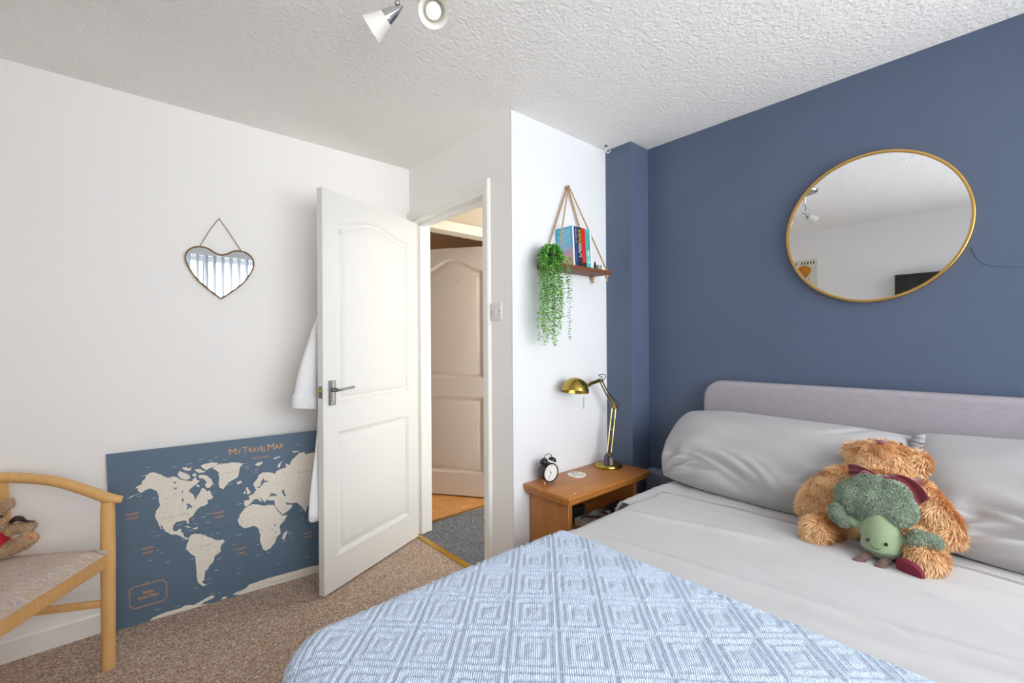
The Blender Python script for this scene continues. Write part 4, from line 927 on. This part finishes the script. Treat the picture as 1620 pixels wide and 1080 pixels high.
def leafmesh(name, V, Fc, T, parent):
    mm = bpy.data.meshes.new(name); mm.from_pydata([tuple(v) for v in V], [], Fc); mm.update()
    a = mm.attributes.new('tint', 'FLOAT', 'POINT'); a.data.foreach_set('value', T)
    return stuff(link(name, mm, leaf_d, parent, True, 180))
V = []; Fc = []; T = []
for i in range(720):
    a = rl.uniform(0, 2 * math.pi); ph = rl.uniform(-.5, 1.2); r = rl.uniform(.6, 1)
    o = Vector((math.cos(a) * math.cos(ph) * .062, math.sin(a) * math.cos(ph) * .045, math.sin(ph) * .060)) * r
    p = Vector((1.630, 1.553, 1.652)) + o
    if p.y > 1.642: continue
    d = (o.normalized() + Vector((rl.gauss(0, .6), rl.gauss(0, .6), rl.gauss(0, .6)))); n = Vector((rl.gauss(0, 1), rl.gauss(-.6, 1), rl.gauss(.8, 1)))
    leaf(V, Fc, T, p, d, n.normalized(), rl.uniform(.014, .024), rl.uniform(.012, .019), min(1, max(0, rl.gauss(.35, .25))))
leafmesh('foliage', V, Fc, T, pt)
def vine(x, y, z0, z1, dens=.0095, sx=0):
    V = []; Fc = []; T = []; pts = []; z = z0; ph = rl.uniform(0, 6); N = int((z0 - z1) / .012)
    for i in range(N + 1):
        t = i / max(1, N); pts.append(Vector((x + sx * t + .005 * math.sin(ph + t * 7), y + .004 * math.cos(ph + t * 6), z0 + (z1 - z0) * t)))
    st = B().tube(pts, .0009, 5)
    k0 = 0; V = list(st.v); Fc = list(st.f); T = [.75] * len(V)
    zz = z0
    while zz > z1:
        t = (z0 - zz) / (z0 - z1); p = pts[min(len(pts) - 1, int(t * N))].copy(); p.z = zz
        a = rl.uniform(0, math.pi)
        for s_ in (0, math.pi):
            d = Vector((math.cos(a + s_), math.sin(a + s_) * .8, rl.uniform(-.5, .25)))
            if p.y + d.y * .016 > 1.645: continue
            leaf(V, Fc, T, p + d * .002, d, (Vector((0, 0, 1)) + Vector((rl.gauss(0, .6), rl.gauss(-.3, .6), 0))).normalized(), rl.uniform(.012, .019) * (1.05 - .3 * t), rl.uniform(.010, .015) * (1.05 - .25 * t), min(1, max(0, rl.gauss(.30 + .35 * t, .24))))
        zz -= dens * rl.uniform(.8, 1.25)
    mm = bpy.data.meshes.new('vine'); mm.from_pydata([tuple(v) for v in V], [], Fc); mm.update()
    q = mm.attributes.new('tint', 'FLOAT', 'POINT'); q.data.foreach_set('value', T)
    link('vine', mm, leaf_d, pt, True, 180)
ends = [1.34, 1.25, 1.29, 1.23, 1.28, 1.245, 1.26, 1.33, 1.27, 1.22, 1.30, 1.25, 1.36, 1.215, 1.31, 1.28, 1.40, 1.35, 1.30]
for i, e in enumerate(ends):
    t = i / (len(ends) - 1)
    vine(1.538 + .130 * t + rl.uniform(-.006, .006), 1.515 + rl.uniform(-.01, .03), 1.655 - rl.uniform(0, .03), e + rl.uniform(-.01, .01), .0105, -.012 + .015 * t)
vine(1.712, 1.508, 1.64, 1.245, .0135); vine(1.706, 1.512, 1.66, 1.45, .013)
# ------------------------------------------------------------------ bed
bed = thing('double_bed', (1.3, .355, 0), 'double bed with a rounded grey mauve upholstered headboard against the navy wall', 'bed')
b = B(); pts = []; y0, y1, z0, z1, r = -.405, 1.115, .12, 1.038, .095
for (cy_, cz_, a0) in ((y1 - r, z1 - r, 0), (y0 + r, z1 - r, 90)):
    for k in range(9):
        a = math.radians(a0 + 90 * k / 8); pts.append((cy_ + r * math.cos(a), cz_ + r * math.sin(a)))
pts += [(y0, z0), (y1, z0)]
bm = bmesh.new(); vsb = [bm.verts.new((2.290, y, z)) for y, z in pts]; fc = bm.faces.new(vsb)
ret = bmesh.ops.extrude_face_region(bm, geom=[fc]); bmesh.ops.translate(bm, vec=(.072, 0, 0), verts=[v for v in ret['geom'] if isinstance(v, bmesh.types.BMVert)])
bmesh.ops.recalc_face_normals(bm, faces=bm.faces)
ed = [e for e in bm.edges if len(e.link_faces) == 2 and e.calc_face_angle(0) > 1.2 and abs(e.verts[0].co.x - e.verts[1].co.x) < 1e-4]
bmesh.ops.bevel(bm, geom=ed, offset=.022, segments=5, profile=.5, affect='EDGES')
b.addbm(bm).make('headboard', headboard_m, bed, True, 50)
b = B().box((.30, -.375, .12), (2.285, 1.085, .30), .02); b.make('bed_base', headboard_m, bed)
for x in (.36, 2.2):
    for y in (-.33, 1.04): B().lathe([(0, 0), (.018, 0), (.024, .12), (0, .12)], (x, y, 0), n=16).make('leg', mat('dark leg', '#2a2522', .5), bed)
mt_ = thing('mattress', (1.3, .355, .30), 'white mattress on the double bed, under the grey bedding', 'mattress')
b = B().box((.30, -.375, .302), (2.285, 1.085, .53), .04, None, 4); b.make('mattress_body', white_plastic, mt_)
sb = thing('storage_box', (2.32, 1.30, 0), 'rounded slate grey upholstered box between bed and bedside table', 'storage box')
B().box((2.285, 1.135, .02), (2.365, 1.462, .512), .028, None, 5).make('upholstered_body', frame_fabric, sb)
B().box((2.295, 1.145, 0), (2.355, 1.452, .022), .002, seg=1).make('base_plinth', blackmatt, sb)

def nz(x, y, z=0): return noise.noise(Vector((x, y, z)))
def ridged(x, y, z=0): return 1 - abs(nz(x, y, z)) * 2
class Drape:
    """cloth laid over a rounded rectangular core and hanging down its sides"""
    def __init__(s, x0, x1, y0, y1, top, r, cr=.06): s.c = (x0 + r, x1 - r, y0 + r, y1 - r); s.top = top; s.r = r; s.cr = cr
    def at(s, px, py, h=0):
        x0, x1, y0, y1 = s.c; cr = s.cr
        qx = min(max(px, x0 + cr), x1 - cr); qy = min(max(py, y0 + cr), y1 - cr)
        dx, dy = px - qx, py - qy; d = math.hypot(dx, dy)
        if d < 1e-6: return Vector((px, py, s.top + h))
        ux, uy = dx / d, dy / d
        if d <= cr: return Vector((px, py, s.top + h))
        d -= cr; r = s.r
        if d < math.pi / 2 * r:
            a = d / r; hr = r * math.sin(a) + h * math.sin(a); z = s.top - r * (1 - math.cos(a)) + h * math.cos(a)
        else:
            e = d - math.pi / 2 * r; hr = r + h + .10 * e; z = s.top - r - e
        return Vector((qx + ux * (cr + hr), qy + uy * (cr + hr), z))
def cloth(name, dr, xs, ys, hf, m, parent, thick=.004, post=None):
    vs = []; fs = []; nx = len(xs); ny = len(ys)
    for j, y in enumerate(ys):
        for i, x in enumerate(xs):
            p = dr.at(x, y, hf(x, y))
            if post: p = post(x, y, p)
            vs.append(p)
    for j in range(ny - 1):
        for i in range(nx - 1): fs.append((j * nx + i, j * nx + i + 1, (j + 1) * nx + i + 1, (j + 1) * nx + i))
    o = P(name, vs, fs, m, parent, True, 180)
    if thick:
        md = o.modifiers.new('t', 'SOLIDIFY'); md.thickness = thick; md.offset = -1
    return o
def rng_(a, b_, st): n = int(round((b_ - a) / st)); return [a + (b_ - a) * i / n for i in range(n + 1)]
# under sheet at the pillow end
ush = thing('fitted_sheet', (2.0, .355, .53), 'grey fitted sheet covering the mattress below the pillows', 'sheet')
cloth('sheet_cloth', Drape(.285, 2.284, -.39, 1.10, .540, .05), rng_(1.2, 2.28, .015), rng_(-.55, 1.26, .015), lambda x, y: .002 * nz(x * 9, y * 9), sheet_m, ush, .002)
# duvet
dv_ = thing('duvet', (1.2, .355, .56), 'light grey cotton duvet spread over the bed', 'duvet')
def duvet_h(x, y):
    h = .007 * nz(x * 2.4, y * 1.8, 1) + .004 * nz(x * 6 + y * 1.2, y * 1.3, 3)
    q = x + .16 * y + .035 * nz(x * 2, y * 2.2, 6)
    r = ridged(q * 6.5, y * .55, 4)
    h += .0075 * max(0, r - .6) / .4 * (.35 + .65 * sm(-.3, .9, .6 + nz(y * 2, x * 2, 12)))
    # the long crease right of the middle, running away from the toys
    d = (x - 1.335) - (y - .27) * .30 ; h += (.009 * math.exp(-(d / .014) ** 2) - .006 * math.exp(-((d - .024) / .014) ** 2)) * sm(.08, .2, y) * (1 - sm(.45, .66, y))
    d = (x - 1.56) - (y - .75) * -.25 ; h += .007 * math.exp(-(d / .018) ** 2) * sm(.52, .66, y) * (1 - sm(.95, 1.08, y))
    d = (x - 1.50) - (y - .02) * .35 ; h += .006 * math.exp(-(d / .016) ** 2) * sm(-.25, -.1, y) * (1 - sm(.12, .26, y))
    # pulled ripples by the hem
    h += .003 * math.sin(70 * (x - .12 * nz(x, y * 3, 8))) * sm(1.66, 1.76, x) * (1 - sm(1.80, 1.83, x)) * (.5 + nz(y * 6, 2, 2))
    h += .008 * sm(1.45, 1.75, x) * math.exp(-((y - .55) / .5) ** 2)
    h *= .25 + .75 * sm(1.13, 1.28, x)
    return h
def hem(x, y, p):
    t = sm(1.815, 1.845, x)
    p.z -= .022 * t; 
    return p
dd = Drape(.285, 3.2, -.405, 1.098, .580, .062, .05)
cloth('duvet_cloth', dd, rng_(.02, 1.845, .010), rng_(-.72, 1.42, .010), duvet_h, duvet_m, dv_, .006, hem)
b = B()
for off in (0, .010):
    pts = []
    for y in rng_(-.5, 1.16, .02):
        pts.append(dd.at(1.800 + off + .004 * nz(y * 5, 1), y, duvet_h(1.80, y) + .0004))
    b.tube(pts, .0008, 4)
b.make('hem_stitching', mat('mid grey thread', '#8e8c90', .9), dv_)  # stitch lines in a darker grey than the duvet
# turned back band between hem and pillows
dt = Drape(.285, 3.2, -.41, 1.165, .571, .060, .05)
def band_h(x, y):
    return .004 * nz(x * 8, y * 4, 5) + .003 * math.sin(46 * y + 8 * nz(x * 3, y * 3, 1)) * sm(1.93, 2.05, x) + .0045 * math.sin(95 * x + 5 * nz(y * 8, 3, 3)) * sm(1.05, 1.13, y)
tbk = thing('turned_back_sheet', (1.95, .355, .56), 'smooth grey top sheet showing between duvet hem and pillows', 'sheet')
cloth('sheet_cloth', dt, rng_(1.60, 2.20, .010), rng_(-.72, 1.44, .010), band_h, duvet_m, tbk, .005)
# knitted blanket
kb = thing('knitted_blanket', (.7, .355, .6), 'pale blue knitted blanket with nested squares over the foot of the bed', 'blanket')
def knit(x, y):
    a = (x - y) / math.sqrt(2) + .127; c = (x + y) / math.sqrt(2) - 1.216
    fa = a / .107; fb = c / .130
    fa -= round(fa); fb -= round(fb); m = max(abs(fa), abs(fb))
    h = 0
    def st(c_, w_=.018): return sm(c_ - w_, c_ + w_, m)
    h = .0035 * (1 - st(.13)) + .0040 * (st(.215) - st(.30)) + .0042 * (st(.385) - st(.47))
    # purl line: dotted rows along the cell edges
    if m > .47: h -= .0008 + .0007 * math.sin(500 * (a if abs(fb) > abs(fa) else c))
    return h
def blank_h(x, y):
    return knit(x, y) + .004 * nz(x * 3, y * 3, 9) + .0012 * nz(x * 45, y * 45)
dk_ = Drape(.262, 3.2, -.425, 1.112, .592, .070, .05)
def edge_b(x, y, p):
    if x > 1.155: p.z -= .010 * sm(1.155, 1.172, x)
    p.x += .006 * nz(y * 6, 4) * sm(1.0, 1.17, x)
    return p
cloth('blanket_cloth', dk_, rng_(.06, 1.172, .0036), rng_(-.46, 1.28, .0036), blank_h, blanket_m, kb, .005, edge_b)
b = B(); pts = [edge_b(1.165, y, dk_.at(1.165, y, .001)) for y in rng_(-.46, 1.26, .012)]
b.tube(pts, .0058, 8); b.make('rolled_edge', blanket_m, kb)

# ------------------------------------------------------------------ pillows
creases = [(-.93, -.80, -.30, -.66, .013), (-.55, -.35, .02, -.80, .011), (-.34, -.22, .10, -.70, .010), (-.02, -.30, .26, -.82, .012), (.50, -.25, .34, -.62, .012), (.62, -.38, .52, -.70, .009), (-.88, -.55, -.55, -.45, .008), (.70, .92, .40, .45, .006), (.90, .55, .62, .30, .006)]
def pillow(name, c, wd, ht, th, rotm, seed, label, kl, kr):
    t = thing(name, c, label, 'pillow', 'pillows leaning on the headboard')
    NU, NV = 90, 60; vs = []; fs = []
    for side in (1, -1):
        for j in range(NV + 1):
            for i in range(NU + 1):
                u = -1 + 2 * i / NU; v = -1 + 2 * j / NV
                g = (max(0, 1 - abs(u) ** 2.8) ** .50) * (max(0, 1 - abs(v) ** 2.6) ** .5)
                k_ = (kl if u < 0 else kr) if v > 0 else .26
                x = wd / 2 * u * math.sqrt(1 - k_ * v * v * abs(u)) * (1 - .02 * (1 - v * v)); y = ht / 2 * v * math.sqrt(1 - k_ * u * u * abs(v)) * (1 - .03 * (1 - u * u))
                z = side * th / 2 * g
                if side == 1:
                    e = (1 - g)
                    wr_ = .016 * nz(u * 2.2 + seed, v * 2.6, seed) * g
                    # creases fanning out of the lower corners
                    for cu in (-1, 1):
                        rx, ry = (u - cu * 1.0), (v + 1.0); rr_ = math.hypot(rx * 1.4, ry); an = math.atan2(ry, abs(rx) + 1e-6)
                        wr_ += .024 * math.sin(an * 15 + seed * 3 + 2 * nz(u * 3, v * 3, 2)) * math.exp(-((rr_ - .42) / .36) ** 2) * g * sm(.05, .3, rr_)
                    wr_ += .012 * math.sin(9 * v + 5 * u + 3 * nz(u * 2, v * 2, seed + 4)) * sm(.3, -.8, v) * g
                    for (ua, va, ub, vb, dp) in creases:
                        du, dv = ub - ua, vb - va; L2 = du * du + dv * dv; tt = ((u - ua) * du + (v - va) * dv) / L2
                        if -.1 < tt < 1.1:
                            ds = ((u - ua) * dv - (v - va) * du) / math.sqrt(L2) + .035 * math.sin(tt * 3.1)
                            wr_ += dp * (-math.exp(-(ds / .032) ** 2) + .7 * math.exp(-((ds - .075) / .045) ** 2)) * sm(-.1, .2, tt) * sm(1.1, .6, tt)
                    z += wr_
                vs.append(Vector(c) + rotm @ Vector((x, y, z)))
    K = (NU + 1) * (NV + 1)
    for s_ in (0, 1):
        for j in range(NV):
            for i in range(NU):
                a = s_ * K + j * (NU + 1) + i; q = (a, a + 1, a + NU + 2, a + NU + 1); fs.append(q if s_ == 0 else q[::-1])
    P('pillow_cover', vs, fs, pillow_m, t, True, 180)
    return t
def basis(lean_deg, yaw_deg=0, roll=0):
    a = math.radians(lean_deg); ex = Vector((0, -1, 0)); ey = Vector((math.cos(a), 0, math.sin(a))); ez = ex.cross(ey)
    m = Matrix((ex, ey, ez)).transposed()
    return Matrix.Rotation(math.radians(yaw_deg), 3, 'Z') @ m @ Matrix.Rotation(math.radians(roll), 3, 'Z')
p1 = pillow('pillow', (2.090, .738, .732), 0.945, .435, .205, basis(47, 0, -1.0), 1, 'grey pillow at the left of the headboard, next to the bedside table', .24, .06)
p2 = pillow('pillow', (2.085, -.175, .735), .93, .465, .205, basis(46, 0, 0), 5, 'grey pillow at the right of the headboard, behind the big teddy', .10, .2)
# frilled opening of the left pillowcase
b = B(); ex = basis(47, 0, -1.0)
fr_ = []
vs = []; fs = []
for k in range(26):
    t = k / 25; v = .25 - .245 * 0 + (-.03 - .13 * t) + .0; 
    base = Vector((2.090, .738, .732)) + ex @ Vector((.452, .196 - .10 * t, .03)); o = ex @ Vector((.018, .004 * math.sin(k * 1.7), .010 * math.sin(k * 1.25)))
    vs += [base, base + o * .6 + ex @ Vector((.012, 0, 0)), base + o + ex @ Vector((.020, 0, 0))]
for k in range(25):
    for q in range(2): fs.append((3 * k + q, 3 * k + q + 1, 3 * k + q + 4, 3 * k + q + 3))
o = P('gathered_frill', vs, fs, pillow_m, p1, True, 180); md = o.modifiers.new('t', 'SOLIDIFY'); md.thickness = .003

# ------------------------------------------------------------------ large teddy
tg = thing('teddy_bear', (1.85, .33, .59), 'large shaggy orange brown teddy with a burgundy bow sitting against the pillows', 'teddy bear')
fur_m = mat('ginger fur', '#d29a60', .75, attr='tint', c2='#ffe0b0'); fur_base = mat('ginger fur backing', '#cf9f6c', .95)
b = B()
b.ball((1.915, .325, .690), (.088, .112, .118))
b.ball((1.985, .332, .812), (.066, .096, .070)); b.ball((1.965, .320, .850), (.040, .045, .036))
b.ball((1.995, .412, .835), (.026, .034, .030)); b.ball((1.985, .243, .835), (.028, .036, .033))
b.tube([(1.93, .40, .765), (1.90, .455, .725), (1.86, .495, .670), (1.82, .505, .630)], [.040, .048, .050, .040], 16, 4)
b.tube([(1.93, .25, .765), (1.90, .205, .715), (1.885, .175, .665), (1.87, .165, .625)], [.040, .046, .048, .036], 16, 4)
b.tube([(1.86, .395, .625), (1.79, .435, .620), (1.72, .455, .617), (1.685, .462, .622)], [.040, .044, .045, .032], 16, 4)
b.tube([(1.86, .265, .625), (1.79, .225, .622), (1.72, .198, .622), (1.675, .185, .628)], [.040, .046, .046, .034], 16, 4)
me = remeshed(b, .009, 5, 'bear'); link('body', me, fur_base, tg)
me2 = me.copy(); me2.transform(Matrix.Translation(tg.location))
muz = Vector((1.935, .335, .872))
fur(me2, 62000, .026, .0021, (-.25, 0, -.95), 'shaggy_fur', fur_m, tg, jitter=.22, keep=lambda p: (p - Vector((1.955, .322, .865))).length > .036, lift=.42)
fur(me2, 7000, .008, .0013, (-.2, 0, -.6), 'muzzle_fur', mat('short ginger fur', '#d79a62', .75, attr='tint', c2='#f7cf9b'), tg, jitter=.3, keep=lambda p: (p - Vector((1.955, .322, .865))).length <= .042)
B().ball((1.952, .330, .893), (.010, .013, .007)).make('nose', mat('mauve stitched nose', '#8e5a5f', .6), tg)
B().tube([(1.935, .330, .886), (1.921, .330, .868), (1.918, .330, .852)], .0014, 6, 3).make('mouth_seam', mat('brown seam', '#9a6238', .8), tg)
for y in (.372, .288): B().ball((2.012, y, .882), .007, None, 12, 8).make('eye', black, tg)
velvet = mat('burgundy velvet', '#6c0f1f', .75, sheen=.6, var=(25, .25), c2='#851528', bump=(300, .0006))
def sheet_surf(rows, name, m, parent, th=.003):
    n = len(rows[0]); vs = [q for r in rows for q in r]; fs = []
    for j in range(len(rows) - 1):
        for i in range(n - 1): fs.append((j * n + i, j * n + i + 1, (j + 1) * n + i + 1, (j + 1) * n + i))
    o = P(name, vs, fs, m, parent, True, 180); md = o.modifiers.new('t', 'SOLIDIFY'); md.thickness = th
    return o
def strip(c, w0, w1, dirs, name='bow_tail', fold=.008, n=14):
    pts = catmull(c, 6); rows = []
    N = len(pts)
    for i, p in enumerate(pts):
        t = i / (N - 1); w_ = w0 + (w1 - w0) * t; r = []
        for k in range(9):
            s_ = k / 8 - .5; r.append(p + Vector(dirs) * w_ * s_ + Vector((-1, 0, .2)) * fold * math.cos(s_ * 9 + t * 2) * .6)
        rows.append(r)
    return sheet_surf(rows, name, velvet, tg)
strip([(1.802, .308, .810), (1.790, .270, .816), (1.785, .244, .804), (1.782, .226, .782), (1.780, .214, .752)], .028, .072, (0, -.70, .71))
strip([(1.806, .318, .803), (1.806, .340, .812), (1.810, .372, .818), (1.815, .392, .812)], .022, .034, (0, .1, 1))
for s_, (cy_, cz_) in ((1, (.342, .805)), (-1, (.288, .800))):
    b = B(); b.tube([(1.802, .315, .803), (1.792, cy_, cz_ + .014), (1.786, cy_ + .012 * s_, cz_), (1.790, cy_, cz_ - .014), (1.802, .315, .800)], [.006, .011, .012, .011, .006], 12, 5, flat=.5); b.make('bow_loop', velvet, tg)
B().ball((1.795, .315, .803), (.010, .012, .013)).make('bow_knot', velvet, tg)
B().tube([(1.840, .36, .795), (1.822, .32, .797), (1.840, .27, .792), (1.92, .225, .785), (2.0, .25, .78), (2.02, .33, .78), (1.99, .42, .785), (1.92, .415, .775)], .014, 10, 4, closed=True).make('neck_ribbon', velvet, tg)
B().lathe([(0, 0), (.031, 0), (.034, .004), (.030, .012), (0, .016)], (1.662, .218, .602), (-.88, .30, -.36), 28).make('foot_pad', mat('burgundy felt pad', '#7a1f36', .9), tg)

# ------------------------------------------------------------------ broccoli toy
bt_ = thing('plush_toy', (1.70, .30, .59), 'green smiling broccoli plush with brown boots sitting in front of the big teddy', 'plush toy')
grn = mat('pale green velour', '#889a76', .9, sheen=.3, bump=(500, .0008), var=(8, .3), c2='#93a581')
fl_m = mat('dark green bouclé pile', '#73826f', .9, attr='tint', c2='#b9c7b0'); fl_b = mat('dark green backing', '#5c7657', .95)
b = B()
b.ball((1.705, .290, .628), (.034, .049, .036)); b.tube([(1.705, .290, .620), (1.708, .291, .655), (1.712, .294, .69), (1.722, .298, .72)], [.050, .048, .043, .038], 20, 4, flat=1.05)
b.tube([(1.712, .325, .672), (1.708, .352, .680), (1.704, .374, .692)], [.017, .015, .014], 12, 3)
b.tube([(1.715, .262, .660), (1.712, .240, .658), (1.708, .222, .664)], [.018, .015, .014], 12, 3)
link('body', remeshed(b, .005, 5), grn, bt_)
b = B()
for c, r in (((1.743, .362, 0.748), (.045, .050, .050)), ((1.753, .322, 0.781), (.045, .052, .040)), ((1.753, .272, 0.771), (.045, .046, .044)), ((1.738, .252, 0.738), (.042, .042, .046)),
             ((1.720, .312, 0.731), (.040, .048, .050)), ((1.730, .345, 0.718), (.036, .040, .036)), ((1.723, .265, 0.731), (.040, .045, .042)), ((1.713, .300, 0.708), (.030, .036, .026))): b.ball(c, r)
me = remeshed(b, .007, 3, 'floret'); link('crown', me, fl_b, bt_)
mh = me.copy(); mh.transform(Matrix.Translation(bt_.location))
fur(mh, 30000, .0085, .0019, (0, 0, -.3), 'crown_pile', fl_m, bt_, jitter=.9, lift=.8)
for pts, nm in (([((1.712, .398, .704), (.024, .022, .024)), ((1.710, .382, .680), (.024, .024, .023)), ((1.716, .405, .690), (.020, .018, .024))], 'hand_floret'), ([((1.705, .205, .675), (.024, .026, .026)), ((1.708, .178, .676), (.022, .024, .020)), ((1.703, .205, .655), (.020, .022, .018))], 'hand_floret')):
    b = B()
    for c, r in pts: b.ball(c, r)
    me = remeshed(b, .005, 3, 'floret'); h_ = link(nm, me, fl_b, bt_)
    mh = me.copy(); mh.transform(Matrix.Translation(bt_.location))
    fur(mh, 7000, .0065, .0017, (0, 0, -.3), 'pile', fl_m, h_, jitter=.9, lift=.8)
boot = mat('brown plush boot', '#6b524c', .9, sheen=.3, bump=(400, .0008))
for y0_, y1_, y2_ in ((.313, .323, .340), (.272, .276, .290)):
    B().tube([(1.690, y0_, .602), (1.668, y1_, .598), (1.652, y1_ + .004, .593)], [.011, .012, .012], 14, 3).tube([(1.655, y1_, .592), (1.646, y2_ - .004, .5885), (1.640, y2_ + .006, .586)], [.012, .0115, .005], 14, 3).make('boot', boot, bt_)
for y in (.3145, .272): B().ball((1.6610, y - .001, .653), .0048, None, 14, 10).make('eye', black, bt_)
B().tube([(1.6585, .306, .6415), (1.6555, .300, .6365), (1.6545, .293, .6350), (1.6552, .286, .6360), (1.6580, .280, .6405)], .0008, 6, 4).make('smile', blackmatt, bt_)

# ------------------------------------------------------------------ back wall: television and poster (seen in the round mirror)
tv = thing('television', (-.70, .42, 1.5), 'black flat television on the wall opposite the bed, seen in the round mirror', 'television')
B().box((-.690, -.05, 1.385), (-.648, .80, 1.825), .008).make('screen_case', black, tv)
B().box((-.6485, -.035, 1.40), (-.6455, .785, 1.81), .001).make('screen', mat('dark glossy screen', '#0c0d10', .08), tv)
B().box((-.73, .30, 1.50), (-.690, .50, 1.70), .003).make('wall_bracket', steel, tv)
pr = thing('poster', (-.728, 1.60, 1.84), 'cream poster with an orange fruit like shape pinned on the wall opposite the bed', 'poster')
B().box((-.7298, 1.425, 1.60), (-.7275, 1.785, 2.075), .0004, seg=1).make('paper', mat('cream poster paper', '#ddd8c6', .7), pr, False)
def disc(name, c, ry, rz, m, x, n=40, wob=0):
    vs = [(x, c[0], c[1])] + [(x, c[0] + ry * math.cos(2 * math.pi * k / n) * (1 + wob * math.sin(3 * 2 * math.pi * k / n)), c[1] + rz * math.sin(2 * math.pi * k / n)) for k in range(n)]
    return P(name, vs, [(0, 1 + k, 1 + (k + 1) % n) for k in range(n)], m, pr, False)
disc('printed_orange_shape', (1.545, 1.955), .066, .060, mat('orange print', '#cf8418', .7), -.7270, wob=.06)
disc('printed_rust_shape', (1.585, 1.93), .035, .060, mat('rust print', '#b9702a', .7), -.7268, wob=.1)
disc('printed_brown_figure', (1.55, 1.895), .030, .030, mat('brown pink print', '#a0705a', .7), -.7266, wob=.15)
B().tube([(-.7266, 1.515, 1.905), (-.7266, 1.500, 1.88), (-.7266, 1.507, 1.855), (-.7266, 1.493, 1.84)], .004, 5, 3, flat=.3).make('printed_branch', mat('dark brown print', '#5b4636', .7), pr)
V = []; Fc = []
for k in range(12):
    if k == 5: continue
    y = 1.448 + k * .0265; j = len(V); V += [(-.7270, y, 2.022), (-.7270, y + .012, 2.022), (-.7270, y + .012, 2.050), (-.7270, y, 2.050)]; Fc.append((j, j + 1, j + 2, j + 3))
stuff(P('printed_heading', V, Fc, mat('dark print', '#4d4438', .7), pr, False))

# meshes shared or left single-sided keep their look from other viewpoints
for me in bpy.data.meshes: me.validate(verbose=False)
